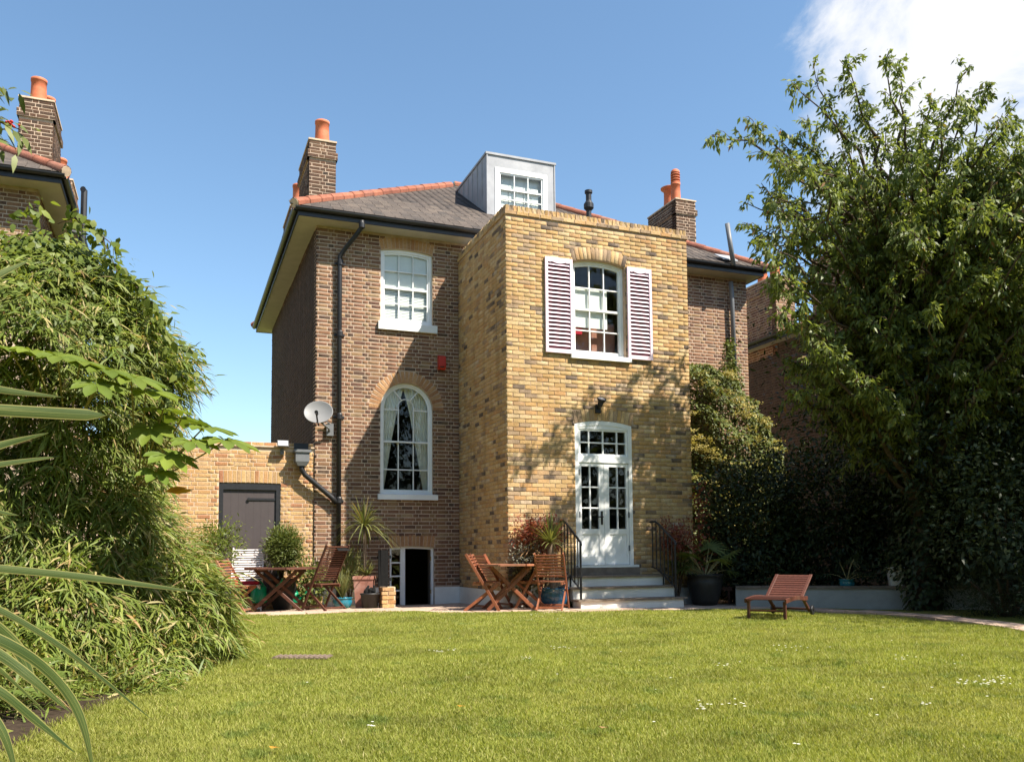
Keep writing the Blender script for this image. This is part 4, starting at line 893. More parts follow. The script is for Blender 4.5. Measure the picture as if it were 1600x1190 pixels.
def turf(N, d0, d1, near):
    d = np.exp(rng.uniform(math.log(d0), math.log(d1), N)); lat = rng.uniform(-.78, .78, N)*d
    xy = CAMP[:2]+FW[:2]*d[:, None]+RT[:2]*lat[:, None]; k = inside(xy, EDGE)&~inside(xy+rng.normal(0, .05, xy.shape), SHADE_PTS); xy, d = xy[k], d[k]; n = len(xy)
    cl_ = np.sin(xy[:, 0]*2.1+1.3*np.sin(xy[:, 1]*1.7))+np.sin(xy[:, 1]*2.6+1.1*np.sin(xy[:, 0]*2.3))
    h = np.maximum(.012, .019+.013*rng.random(n)+.003*cl_)*(1+.5*(rng.random(n) < .04))
    a = rng.uniform(0, 2*math.pi, n); s = np.stack([np.cos(a), np.sin(a), 0*a], 1)*((.0008+.00030*d)*rng.uniform(.7, 1.3, n))[:, None]
    b = rng.uniform(0, 2*math.pi, n); ln = rng.uniform(.1, .9, n)*h; tipo = np.stack([np.cos(b)*ln, np.sin(b)*ln, h], 1)
    P0 = np.column_stack([xy, gza(xy[:, 0], xy[:, 1])+bumpy(xy[:, 0], xy[:, 1])-.013])
    if near:
        v = np.stack([P0-s, P0+s, P0+tipo*np.array([.4, .4, .62])+s*.8, P0+tipo*np.array([.4, .4, .62])-s*.8, P0+tipo], 1).reshape(-1, 3); return v, (np.array([(0, 1, 2), (0, 2, 3), (3, 2, 4)])[None]+(np.arange(n)*5)[:, None, None]).reshape(-1, 3)
    v = np.stack([P0-s*1.1, P0+s*1.1, P0+tipo], 1).reshape(-1, 3); return v, np.arange(3*n).reshape(-1, 3)
v1, t1 = turf(400000, 3.4, 7.2, True); v2, t2 = turf(560000, 7.2, 16.5, False)
link('grass', npmesh('grass', np.concatenate([v1, v2]), np.concatenate([t1, t2+len(v1)])), 'grass_blade', label='short sunlit lawn grass in front of the house', category='grass', kind='stuff')
# daisies
pts_ = []
for u0, u1, v0, v1, c in ((1088, 1165, 1098, 1114, 16), (1490, 1590, 1060, 1074, 34), (1208, 1300, 1009, 1020, 14), (1390, 1432, 1026, 1034, 7), (670, 712, 1017, 1022, 12), (808, 832, 1029, 1034, 7), (466, 490, 955, 960, 7), (570, 590, 1133, 1141, 5), (1120, 1150, 1040, 1046, 6), (860, 900, 1012, 1018, 8), (822, 850, 960, 966, 10), (870, 884, 966, 975, 7), (1440, 1460, 1100, 1106, 3), (1000, 1560, 975, 1150, 16), (450, 1000, 970, 1150, 8), (1240, 1262, 1167, 1173, 2)):
    for _ in range(c): pts_.append(gp(random.uniform(u0, u1), random.uniform(v0, v1)))
pts_ = np.array(pts_); n = len(pts_); ang = rng.uniform(0, 6.28, n)
PP, DD, NN = [], [], []
for i in range(9):
    t_ = ang+i*2*math.pi/9; dd = np.stack([np.cos(t_), np.sin(t_), .25+0*t_], 1); PP.append(pts_+np.array([0, 0, .024])); DD.append(dd); NN.append(np.tile((0, 0, 1.), (n, 1)))
leaves('daisies', 'daisy_petal', None, np.concatenate(PP), np.concatenate(DD), np.concatenate(NN), .010, .0075, fine=False, label='tiny white daisies scattered in the lawn', category='daisies', kind='stuff')
for (u, v), lb in (((424, 1181), 'orange fallen leaf on the lawn close to the bottom edge'), ((718, 1113), 'small orange fallen leaf alone in mid lawn'), ((941, 1148), 'pale dry leaf lying on the near lawn')):
    p = gp(u, v)+np.array([0, 0, .035]); o = leaves('fallen_leaf', 'orange_leaf' if 'orange' in lb else 'rust_frond', None, [p, p], [(.8, .5, .1), (.2, .9, .15)], [(0, 0, 1.), (.2, 0, 1.)], .05, .03, label=lb, category='leaf')
dc = thing('drain_cover', 'rusty drain cover set flush in the lawn', 'drain cover', tuple(gp(472, 1027))); a_ = gp(430, 1027); b_ = gp(515, 1027); Ld = np.linalg.norm(b_-a_)
mb = MB(); e1 = nrm(b_-a_); e2 = np.cross(Zv, e1); c0 = -e1*Ld/2-e2*.1
mb.prism([c0+Zv*.0, c0+e1*Ld, c0+e1*Ld+e2*.22, c0+e2*.22], (0, 0, .012)); mb.obj('plate', 'iron_cover', dc)
for i in range(11):
    mb = MB(); mb.bar(c0+e1*(Ld*(i+.5)/11)+Zv*.014+e2*.02, c0+e1*(Ld*(i+.5)/11)+Zv*.014+e2*.2, .02, .012); mb.obj('rib', 'iron_cover', dc)

# terrace of pinkish slabs following the fall of the ground
ter = MB(); PT = EDGE[:7]+[(4.6, -4.4), (8, -3.2), (8, 0.0), (-9.5, 0.0)]
ter.add([(x, y, gz(x, y)-.032) for x, y in PT], [tuple(range(len(PT)))]); ter = ter.obj('terrace', 'soil', kind='structure')
mes = []
for i in range(6):
    m_ = MB(); q = .008; a, b = .295, .295; m_.add([(-a, -b, 0), (a, -b, 0), (a, b, 0), (-a, b, 0), (-a+q, -b+q, .03), (a-q, -b+q, .03+random.uniform(0, .003)), (a-q, b-q, .031), (-a+q, b-q, .03)], [(4, 5, 6, 7), (0, 1, 5, 4), (1, 2, 6, 5), (2, 3, 7, 6), (3, 0, 4, 7)])
    me = m_.mesh('paving_slab'); me.materials.append(MAT['paving']); mes.append(me)
cand = []
for i in range(-16, 13):
    for j in range(-8, 1):
        x = i*.605+.3+(.3 if j % 2 else 0); y = j*.605-.33
        if y > -.28: continue
        cand.append((x, y))
cand = np.array(cand); ok = inside(cand, PT)&~((cand[:, 0] > .7)&(cand[:, 0] < 3.0)&(cand[:, 1] > -3.2))&~((cand[:, 0] > -.0)&(cand[:, 0] < 3.7)&(cand[:, 1] > -2.7))
ok &= np.array([not (x < -5.6) for x, y in cand])
for q, (x, y) in enumerate(cand[ok]):
    o = bpy.data.objects.new('paving_slab', mes[q % 6]); COL.objects.link(o); o.parent = ter; o.location = (x, y, gz(x, y)-.030+random.uniform(0, .004)); o.rotation_euler = (-.025 if y > -3 else 0., random.uniform(-.004, .004), random.choice((0, math.pi/2))+random.uniform(-.004, .004))
path = MB(); rim = [(4.1, -4.6), (4.55, -5.6), (4.75, -6.8), (4.35, -8.3), (3.4, -10.2), (2.2, -12.2)]
out = [(x+.62, y+.12) for x, y in rim]
path.add([(x, y, gz(x, y)-.02) for x, y in rim+out[::-1]], [tuple(range(12))]); path = path.obj('garden_path', 'soil', kind='structure')
for (p, q), (r_, s_) in zip(zip(rim, rim[1:]), zip(out, out[1:])):
    n_ = max(1, round(math.hypot(q[0]-p[0], q[1]-p[1])/.5))
    for i in range(n_):
        f0, f1 = i/n_+.01, (i+1)/n_-.01; lp = lambda a, b, t: (a[0]+(b[0]-a[0])*t, a[1]+(b[1]-a[1])*t)
        qd = [lp(p, q, f0), lp(r_, s_, f0), lp(r_, s_, f1), lp(p, q, f1)]; zt = random.uniform(.012, .03)
        mb = MB(); mb.prism([(x, y, gz(x, y)-.03) for x, y in qd], (0, 0, .03+zt)); mb.obj('paving_slab', 'paving', path)

# ------------------------------------------------------------------ garden furniture
def slab_bar(root, name, mat, p, q, w_, h_, up=(0, 0, 1)): mb = MB(); mb.bar(p, q, w_, h_, up); return mb.obj(name, mat, root)
def folding_chair(label, mat='teak', W=.46, H=.9, group=None, slats=8, seat_z=.44, name='folding_chair'):
    r = thing(name, label, 'chair', group=group); k = H/.9; hw = W/2
    B = V3((-.27*k, 0, H)); Ft = V3((.26, 0, 0)); bk = lambda z: B[0]+(Ft[0]-B[0])*(H-z)/H
    for s_ in (-1, 1):
        y = s_*hw; m_ = V3((bk(.5), 0, .5))
        slab_bar(r, 'back_upright', mat, (B[0], y, B[2]), (Ft[0], y, 0), .022, .045, (1, 0, 0))
        slab_bar(r, 'leg', mat, (-.30, y-s_*.028, 0), (.25, y-s_*.028, seat_z-.01), .022, .045, (1, 0, 0))
    for i in range(slats):
        z = H-.035-i*(H-seat_z-.09)/(slats-.2); x = bk(z); slab_bar(r, 'back_slat', mat, (x, -hw+.01, z), (x, hw-.01, z), .014, min(.036, .58*(H-seat_z-.09)/(slats-.2)), (-.5, 0, 1))
    for i in range(7):
        x = -.13+i*.062; slab_bar(r, 'seat_slat', mat, (x, -hw+.03, seat_z+.008), (x, hw-.03, seat_z+.008), .045, .016)
    for s_ in (-1, 1): slab_bar(r, 'seat_rail', mat, (-.17, s_*(hw-.05), seat_z-.02), (.28, s_*(hw-.05), seat_z-.015), .022, .04)
    slab_bar(r, 'stretcher', mat, (-.245, -hw+.03, .045), (-.245, hw-.03, .045), .02, .035); slab_bar(r, 'stretcher', mat, (bk(.06), -hw+.01, .06), (bk(.06), hw-.01, .06), .02, .035)
    return r
def on(u, y):                # ground point in column u of the view at depth y of the plot
    lo, hi = 700., 1190.
    for _ in range(30):
        m_ = (lo+hi)/2; d_ = at(u, m_, 1.)-CAMP; p = CAMP+d_*((y-CAMP[1])/d_[1])
        if p[2] > gz(p[0], y): lo = m_
        else: hi = m_
    return np.array([p[0], y, gz(p[0], y)])
def put(o, u, y, rz):
    p = on(u, y); o.location = (p[0], p[1], gz(p[0], p[1])-.0); o.rotation_euler.z = rz; return o
YR = -YAW                                # heading of the picture's right
GR, GL = 'teak folding chairs round the right-hand table', 'garden chairs round the left-hand table'
cA = put(folding_chair('teak folding chair seen from its side, left end of the right table set', group=GR), 757, -3.3, YR-.08)
cB = put(folding_chair('teak folding chair behind the right table, its slatted back half hidden', group=GR), 770, -2.75, YR+.5)
cC = put(folding_chair('teak folding chair seen from behind, nearest the steps and blue pot', group=GR), 863, -3.72, YR+1.35)
cD = put(folding_chair('teak folding chair mostly hidden between table and blue pot', group=GR), 836, -3.2, YR+2.75)
def xtable(label, r0, h, mat='teak', sides=8):
    t_ = thing('garden_table', label, 'table')
    n = sides; R_ = r0/math.cos(math.pi/n)
    nsl = 9; ys = np.linspace(-r0+.06, r0-.06, nsl+1)
    def half(y): return min(r0, R_*math.cos(math.pi/n)+0*y, r0*math.sqrt(2)-abs(y)) if sides == 8 else r0
    for i in range(nsl):
        y0, y1 = ys[i]+.004, ys[i+1]-.004; w0, w1 = half(y0)-.06, half(y1)-.06
        mb = MB(); mb.prism([(-w0, y0, h-.022), (w0, y0, h-.022), (w1, y1, h-.022), (-w1, y1, h-.022)], (0, 0, .022)); mb.obj('top_slat', mat, t_)
    oc = [(R_*math.cos(math.pi/8+i*math.pi/4), R_*math.sin(math.pi/8+i*math.pi/4)) for i in range(8)]
    for (x0, y0), (x1, y1) in zip(oc, oc[1:]+oc[:1]): slab_bar(t_, 'rim_board', mat, (x0*.965, y0*.965, h-.012), (x1*.965, y1*.965, h-.012), .062, .034)
    for s_ in (-1, 1):
        y = s_*r0*.52
        slab_bar(t_, 'leg', mat, (-r0*.78, y, 0), (r0*.62, y, h-.05), .028, .055, (1, 0, 0)); slab_bar(t_, 'leg', mat, (r0*.78, y-s_*.034, 0), (-r0*.62, y-s_*.034, h-.05), .028, .055, (1, 0, 0))
    for x in (-r0*.62, r0*.62): slab_bar(t_, 'bearer', mat, (x, -r0*.6, h-.05), (x, r0*.6, h-.05), .03, .05)
    slab_bar(t_, 'stretcher', mat, (-r0*.6, -r0*.5, .1), (-r0*.6, r0*.5, .1), .025, .04)
    return t_
tR = put(xtable('round-cornered teak folding table of the right-hand set', .50, .73), 797, -3.32, YR+.1)
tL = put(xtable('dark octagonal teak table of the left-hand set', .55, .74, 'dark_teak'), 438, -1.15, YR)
pc = thing('paper_sheets', 'white printed sheets leaning under the right table', 'papers', tuple(on(812, -3.05))); pc.rotation_euler.z = YR
for i, (x, rot) in enumerate(((-.1, .35), (.16, .45))):
    mb = MB(); mb.prism([(-.09, 0, .05), (.09, .0, .05), (.09, .10, .36), (-.09, .10, .36)], (0, .004, 0)); o = mb.obj('sheet', 'paper', pc); o.location = (x, 0, .02); o.rotation_euler = (0, rot, .1*i)
wc = put(folding_chair('white slatted chair in front of the grey gate', 'white_wood', .52, 1.10, GL, 14), 385, -.62, YR-1.35)
lc = put(folding_chair('teak folding chair partly swallowed by the bamboo', 'teak', .46, .9, GL), 368, -1.25, YR-.1)
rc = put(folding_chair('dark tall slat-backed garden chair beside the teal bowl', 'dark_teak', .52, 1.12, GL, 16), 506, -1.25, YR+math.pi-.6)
bc = thing('black_cloth', 'black cloth hung over the top of the dark tall chair', 'cloth', tuple(rc.location)); bc.rotation_euler.z = rc.rotation_euler.z
mb = MB(); vs = []; 
for i in range(9):
    for j in range(7):
        t_ = i/8; z = 1.1-.0*t_; 
        if i < 3: p = (-.31+.03*i-.05, -.27+.14*j/6*2, 1.02+.03*i)
        else: p = (-.30+.055*(i-3)+.012*math.sin(j*2.), -.27+.28*j/6, 1.10-.11*(i-3)+.01*math.sin(j*1.7+i))
        vs.append(p)
mb.add(vs, [(i*7+j, i*7+j+1, i*7+j+8, i*7+j+7) for i in range(8) for j in range(6)]); mb.obj('cloth', 'black_cloth', bc, smooth=True)
cu = thing('seat_cushion', 'red striped cushion on the white chair', 'cushion', (wc.location.x+.0, wc.location.y-.0, wc.location.z+.455)); cu.rotation_euler.z = wc.rotation_euler.z
mb = MB(); mb.add([(x*.2*k, y*.2*k, z) for z, k in ((0, .9), (.02, 1.), (.05, 1.), (.07, .88)) for x, y in ((-1, -.9), (-.9, -1), (.9, -1), (1, -.9), (1, .9), (.9, 1), (-.9, 1), (-1, .9))], [(i*8+j, i*8+(j+1) % 8, i*8+8+(j+1) % 8, i*8+8+j) for i in range(3) for j in range(8)]+[tuple(range(7, -1, -1)), tuple(range(24, 32))]); mb.obj('pad', 'red_fabric', cu)
def watering_can(u, y, label, s=1., z=0.):
    p = on(u, y); t_ = thing('watering_can', label, 'watering can', (p[0], p[1], gz(p[0], p[1])+z), YR)
    mb = MB(); mb.lathe([(.001, 0), (.10*s, 0), (.11*s, .02*s), (.10*s, .2*s), (.07*s, .24*s), (.06*s, .24*s), (.08*s, .19*s), (.001, .18*s)], 16); mb.obj('body', 'green_plastic', t_, smooth=True)
    mb = MB(); mb.tube([(.09*s, 0, .06*s), (.2*s, 0, .16*s), (.3*s, 0, .28*s)], [.03*s, .02*s, .015*s], 8); mb.tube([(.3*s, 0, .28*s), (.33*s, 0, .3*s)], [.015*s, .04*s], 10); mb.obj('spout', 'green_plastic', t_)
    mb = MB(); mb.tube([(-.09*s, 0, .05*s), (-.19*s, 0, .13*s), (-.15*s, 0, .26*s), (0, 0, .31*s), (.06*s, 0, .24*s)], .013*s, 8); mb.obj('handle', 'green_plastic', t_); return t_
watering_can(404, -.75, 'green plastic watering can standing behind the left table', 1.3, .14); watering_can(460, -.55, 'small green watering can low under the left table', .8, .12)
# sun lounger on the grass
A_, B_ = gp(1178, 969), gp(1236, 970); axc = (A_+B_)/2; wx = nrm((B_-A_)*np.array([1, 1, 0])); ly = np.cross(Zv, wx)
def lounger(label, mat, back=.24):
    r = thing('sun_lounger', label, 'sun lounger', group='slatted wooden sun loungers by the raised bed'); hw = .31
    pr = lambda t_: (t_, .29+.03*math.sin(min(1, t_/.9)*math.pi)-.0)
    for s_ in (-1, 1):
        mb = MB(); ps = [pr(t_) for t_ in np.linspace(-.03, 1.05, 9)]
        for (y0, z0), (y1, z1) in zip(ps, ps[1:]): mb.bar((s_*hw, y0, z0), (s_*hw, y1+.004, z1), .028, .07)
        mb.obj('side_rail', mat, r)
        slab_bar(r, 'leg', mat, (s_*(hw-.03), .03, 0), (s_*(hw-.03), .03, .28), .045, .04, (0, 1, 0))
        slab_bar(r, 'leg', mat, (s_*(hw-.03), 1.25, .07), (s_*(hw-.03), .95, .28), .045, .04, (0, 1, 0))
        mb = MB(); mb.lathe([(.02, -.02), (.075, -.02), (.08, -.012), (.08, .012), (.075, .02), (.02, .02)], 16); mb.v = [(s_*(hw+.01)+z, 1.27+x, .08+y) for x, y, z in mb.v]; mb.obj('wheel', 'black_iron', r)
        a = back; slab_bar(r, 'back_rail', mat, (s_*(hw-.03), .85, .30), (s_*(hw-.03), .85+.66*math.cos(a+.35), .30+.66*math.sin(a+.35)), .028, .05, (1, 0, 0))
    for i in range(13):
        y, z = pr(i*.068+.0); slab_bar(r, 'seat_slat', mat, (-hw+.016, y, z+.02), (hw-.016, y, z+.02), .055, .016)
    for i in range(10):
        t_ = .05+i*.064; a = back+.35; slab_bar(r, 'back_slat', mat, (-hw+.05, .85+t_*math.cos(a), .30+t_*math.sin(a)), (hw-.05, .85+t_*math.cos(a), .30+t_*math.sin(a)), .05, .016, (0, -math.sin(a), math.cos(a)))
    slab_bar(r, 'stretcher', mat, (-hw+.03, .04, .13), (hw-.03, .04, .13), .03, .04, (0, 1, 0)); slab_bar(r, 'stretcher', mat, (-hw+.03, 1.2, .1), (hw-.03, 1.2, .1), .03, .03)
    return r
l1 = lounger('teak sun lounger with raised slatted back on the lawn', 'red_teak'); l1.scale = (.9, .9, .86); axc = axc+FW*.35+RT*.02; l1.location = (axc[0], axc[1], gz(axc[0], axc[1])); la = gp(1269, 958)-gp(1237, 967); l1.rotation_euler.z = math.atan2(la[1], la[0])-math.pi/2-.12
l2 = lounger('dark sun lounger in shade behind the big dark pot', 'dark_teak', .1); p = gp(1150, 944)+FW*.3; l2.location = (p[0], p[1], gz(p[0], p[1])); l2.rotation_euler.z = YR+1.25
# ------------------------------------------------------------------ pots and their plants
def base(u, v, dy=0., dx=0.):
    p = gp(u, v)+FW*dy+RT*dx; p[2] = gz(p[0], p[1]); return p
def vase(name, label, cat, p, prof, mat, n=24, group=None, soil=None):
    t_ = thing(name, label, cat, tuple(p), 0, group); mb = MB(); mb.lathe(prof, n); mb.obj('pot_body', mat, t_, smooth=True)
    if soil: mb = MB(); mb.lathe([(.001, soil[1]), (soil[0], soil[1])], n); mb.obj('soil', 'soil', t_)
    return t_
BOWL = lambda r, h: [(.001, 0), (r*.6, 0), (r*.72, h*.08), (r*.96, h*.45), (r, h*.68), (r*.93, h*.9), (r*1.02, h*.93), (r*1.04, h), (r*.93, h), (r*.88, h*.85)]
def spiky(n, L, W, up0=.1, up1=1.4, droop=.5, c=(0, 0, 0), seg=6):
    """rosette of narrow arching blades as arrays"""
    V, T = [], []; o = 0
    for i in range(n):
        az = random.uniform(0, 2*math.pi); el = random.uniform(up0, up1); l = L*random.uniform(.7, 1.1); w_ = W*random.uniform(.8, 1.2)
        dr = np.array([math.cos(az)*math.cos(el), math.sin(az)*math.cos(el), math.sin(el)]); sd = np.array([-math.sin(az), math.cos(az), 0])
        for s_ in range(seg+1):
            t_ = s_/seg; p = V3(c)+dr*l*t_+np.array([0, 0, -droop*l*(t_**2.2)*(math.cos(el)*.9+.15)]); ww = w_*(1-t_**2.5)*(.55+.45*min(1, t_*4))/2
            V += [p-sd*ww, p+sd*ww]
        for s_ in range(seg): a = o+2*s_; T += [(a, a+1, a+3), (a, a+3, a+2)]
        o += 2*(seg+1)
    return np.array(V), np.array(T)
def bush(parent, name, mat, c, rad, n, L, W, fine=False, outward=.6, hollow=.55, lump=.18, droop=.2, up=.25, twigs=0, flat=None, clump=9, spread=.10):
    """foliage in clumps through a lumpy ellipsoid (coordinates local to the parent)"""
    c, rad = V3(c), V3(rad); m_ = max(1, n//clump); q = rvec(m_); rr = (hollow+(1-hollow)*rng.random(m_)**.6)
    ph = rng.uniform(0, 6.28, 6)
    lm = 1+lump*(np.sin(5*q[:, 0]+ph[0])*np.sin(4*q[:, 1]+ph[1])+np.sin(7*q[:, 2]+3*q[:, 0]+ph[2])*.6+.5*rng.normal(size=m_)*.6)
    ctr = c+q*rad*(rr*lm)[:, None]
    P = np.repeat(ctr, clump, 0)+rng.normal(size=(m_*clump, 3))*spread; D = np.repeat(q, clump, 0)*outward+rvec(m_*clump)*.8+np.array([0, 0, up])
    Nn = np.repeat(q, clump, 0)*.5+rvec(m_*clump)*.5+np.array([0, 0, .7])
    if flat is not None: P[:, 2] = np.maximum(P[:, 2], flat)
    return leaves(name, mat, parent, P, D, Nn, L*rng.uniform(.7, 1.25, len(P)), W*rng.uniform(.8, 1.2, len(P)), droop=droop, fine=fine)
# teal bowl with reeds
p = on(535, -.95); tb = vase('bowl_planter', 'low teal glazed bowl between the tall chair and the terracotta planter', 'pot', p, BOWL(.175, .20), 'teal_glaze', soil=(.16, .17))
rp = thing('reed_plant', 'clump of upright reedy leaves growing from the teal bowl', 'plant', (p[0], p[1], p[2]+.17)); V, T = spiky(70, .62, .016, 1.0, 1.5, .25); link('foliage', npmesh('foliage', V, T), 'spiky_leaf', rp)
# square terracotta planter with cordyline
p = on(569, -.78); tp_ = thing('square_planter', 'tall square terracotta planter with a cordyline', 'pot', tuple(p), YR+.05)
mb = MB(); sq = lambda s_, z: [(-s_, -s_, z), (s_, -s_, z), (s_, s_, z), (-s_, s_, z)]
lv = [(.135, 0), (.175, .52), (.187, .52), (.187, .575), (.16, .575), (.155, .5)]; vs = sum([sq(s_, z) for s_, z in lv], []); mb.add(vs, [(i*4+k, i*4+(k+1) % 4, i*4+4+(k+1) % 4, i*4+4+k) for i in range(5) for k in range(4)]+[(3, 2, 1, 0)]); mb.obj('pot_body', 'planter_clay', tp_)
mb = MB(); mb.add(sq(.158, .53), [(0, 1, 2, 3)]); mb.obj('soil', 'soil', tp_)
co = thing('cordyline', 'cordyline palm with a slim trunk and arching yellow-green leaves by the arched window wall', 'plant', (p[0], p[1], p[2]+.53))
mb = MB(); mb.tube([(0, 0, 0), (.01, 0, .3), (0, .01, .62), (-.01, 0, .95)], [.03, .026, .026, .03], 8); mb.obj('trunk', 'palm_trunk', co, smooth=True)
V, T = spiky(120, .74, .03, -.15, 1.45, .55, (-.01, 0, .95)); link('crown', npmesh('crown', V, T), 'spiky_leaf', co)
V, T = spiky(40, .42, .02, .2, 1.2, .4, (0.05, -.05, .05)); link('undergrowth', npmesh('undergrowth', V, T), 'spiky_leaf', co)
# black tub, brick pier, black panel
p = on(578, -1.12); tb2 = vase('black_tub', 'black plastic tub beside the little brick pier', 'tub', p, [(.001, 0), (.14, 0), (.165, .24), (.178, .245), (.178, .27), (.155, .27), (.15, .2)], 'dark_pot')
mb = MB(); [mb.tube([(-.1+.07*i, -.03+.02*i, .2), (-.08+.07*i, -.02, .3+.03*(i % 2)), (-.02+.05*i, .02, .36+.04*((i+1) % 2))], [.03, .04, .02], 6) for i in range(3)]; mb.obj('rubbish', 'black_cloth', tb2)
p = on(605, -1.12); bp_ = thing('brick_pier', 'stub pier of pale yellow bricks by the garden door', 'pier', tuple(p), .0); P = Pieces('brick', 'ochre_brick', UB); mb = MB()
wall((-.12, -.12, 0), (1, 0, 0), .24, -.02, .375, [], P, mb, .12, 'stretcher', .012, .075, .012, bz0=0); wall((-.12, .12, 0), (0, -1, 0), .24, -.02, .375, [], P, mb, .1, 'stretcher', .012, .075, .012, bz0=0)
mb.box(.02, .12, .0, .12, -.02, .374)
for k_, (loc, M) in enumerate([(a[1], a[2]) for a in P.it]): P.it[k_] = (.01, loc, M)
mb.obj('core', 'ochre_mortar', bp_); P.build(bp_)
bpn = thing('boarded_screen', 'upright black boarded panel standing on the brick pier', 'panel', (p[0]-.03, p[1]+.09, p[2]+.375)); mb = MB()
for i in range(3): mb.box(-.115+i*.06, -.057+i*.06, -.02, .02, 0, .66)
mb.obj('board', 'black_cloth', bpn); mb = MB(); mb.box(-.125, .125, .021, .04, .1, .16); mb.box(-.125, .125, .021, .04, .5, .56); mb.obj('batten', 'black_cloth', bpn)
# low brick edging, leafy shrubs behind the left table
p = on(405, -.30); lb_ = thing('low_brick_planter', 'low planter of pale bricks behind the left table', 'planter', tuple(p), 0); P = Pieces('brick', 'ochre_brick', UB); mb = MB()
wall((-.8, -.1, 0), (1, 0, 0), 1.9, -.05, .23, [], P, mb, .1, 'stretcher', .01, .075, .014, bz0=0); mb.obj('core', 'ochre_mortar', lb_); P.build(lb_, 300, Matrix.Identity(4))
mb = MB(); mb.box(-.8, 1.1, .0, .3, -.05, .2); mb.obj('soil', 'soil', lb_)
def potted_shrub(u, y, name, label, cat, mat, h0, rad, n, L, W, pot=None, **k):
    p = on(u, y); t_ = thing(name, label, cat, tuple(p)); bush(t_, 'foliage', mat, (0, 0, h0), rad, n, L, W, **k)
    mb = MB()
    for i in range(5): mb.tube([(0, 0, 0), (random.uniform(-.3, .3)*rad[0], random.uniform(-.3, .3)*rad[1], h0*.6), (random.uniform(-.7, .7)*rad[0], random.uniform(-.7, .7)*rad[1], h0+.3*rad[2])], [.018, .012, .006], 5)
    mb.obj('stem', 'twig', t_); return t_
p = on(442, -.5); vase('dark_planter', 'dark round pot holding the bushy shrub before the gate', 'pot', p, BOWL(.24, .55), 'dark_pot', soil=(.2, .48))
potted_shrub(443, -.5, 'potted_conifer', 'bushy light-green shrub in front of the gate right of the white chair', 'shrub', 'shrub_leaf', 1.10, (.29, .26, .38), 6500, .085, .018, up=.5, outward=.9, hollow=.2, spread=.06)
potted_shrub(482, -.42, 'leafy_shrub', 'low leafy shrub between the left table and the house corner', 'shrub', 'shrub_leaf', .48, (.36, .22, .42), 900, .085, .05, hollow=.3)
potted_shrub(337, -.5, 'yellow_shrub', 'yellow-green shrub against the garden wall beside the bamboo', 'shrub', 'vine_leaf', 1.22, (.36, .3, .32), 1800, .09, .022, up=.45, hollow=.3)
potted_shrub(546, -.28, 'tall_grass_plant', 'tall grassy plant between teal bowl and terracotta planter', 'plant', 'spiky_leaf', .62, (.20, .16, .40), 800, .22, .014, up=1.1, hollow=.2)
# blue pot with yucca; shrubs against the extension
p = on(866, -3.3); vase('blue_pot', 'wide blue glazed pot behind the chair nearest the steps', 'pot', p, BOWL(.245, .33), 'blue_glaze', soil=(.22, .28))
mb = MB(); 
for i in range(60): a, r_ = random.uniform(0, 6.28), .22*math.sqrt(random.random()); mb.lathe([(.001, 0), (.022, .008), (.024, .018), (.001, .03)], 6, (p[0]+r_*math.cos(a), p[1]+r_*math.sin(a), p[2]+.28))
mb.obj('pebbles', 'white_render', label='pale pebbles topping the wide blue pot', category='pebbles', kind='stuff')
yu = thing('yucca', 'spiky yellow-green yucca growing from the wide blue pot', 'plant', (p[0], p[1], p[2]+.28)); mb = MB(); mb.tube([(-.02, 0, 0), (-.05, 0, .4), (-.06, 0, .8)], [.055, .05, .055], 9); mb.tube([(.05, .03, 0), (.07, .03, .3), (.04, .03, .62)], [.035, .03, .035], 8); mb.obj('trunk', 'palm_trunk', yu)
V, T = spiky(110, .60, .024, .0, 1.5, .3, (-.05, 0, .8)); link('crown', npmesh('crown', V, T), 'spiky_leaf', yu)
rb = thing('red_shrub', 'red-leaved shrub against the yellow wall behind the yucca', 'shrub', (.42, -2.93, -.0)); bush(rb, 'foliage', 'red_leaf', (.06, 0, 1.24), (.42, .14, .27), 1500, .075, .028, hollow=.3, spread=.07); mb = MB(); [mb.tube([(.1, 0, 0), (.1+random.uniform(-.1, .1), 0, .6), (.1+random.uniform(-.35, .35), random.uniform(-.1, .1), 1.25)], [.02, .015, .006], 5) for _ in range(6)]; mb.obj('stem', 'twig', rb)
gs = thing('grey_shrub', 'grey-leaved shrub at the front corner of the extension', 'shrub', (.22, -3.0, 0)); bush(gs, 'foliage', 'grey_leaf', (0, 0, .68), (.32, .18, .46), 1100, .07, .03, hollow=.2, spread=.08); mb = MB(); [mb.tube([(0, 0, 0), (random.uniform(-.2, .2), 0, .7)], [.015, .006], 5) for _ in range(5)]; mb.obj('stem', 'twig', gs)
rf_ = thing('rusty_fern', 'rust-brown drooping fronds left of the red shrub', 'plant', (.30, -3.02, .9)); V, T = spiky(45, .42, .03, .2, 1.2, .8); link('foliage', npmesh('foliage', V, T), 'rust_frond', rf_)
rb2 = thing('red_shrub', 'red-leaved shrub half hidden behind the railing right of the steps', 'shrub', (3.15, -3.0, 0)); bush(rb2, 'foliage', 'red_leaf', (0, 0, 1.15), (.36, .2, .30), 1100, .075, .028, hollow=.3, spread=.07); mb = MB(); [mb.tube([(0, 0, 0), (random.uniform(-.25, .25), 0, 1.1)], [.02, .006], 5) for _ in range(5)]; mb.obj('stem', 'twig', rb2)
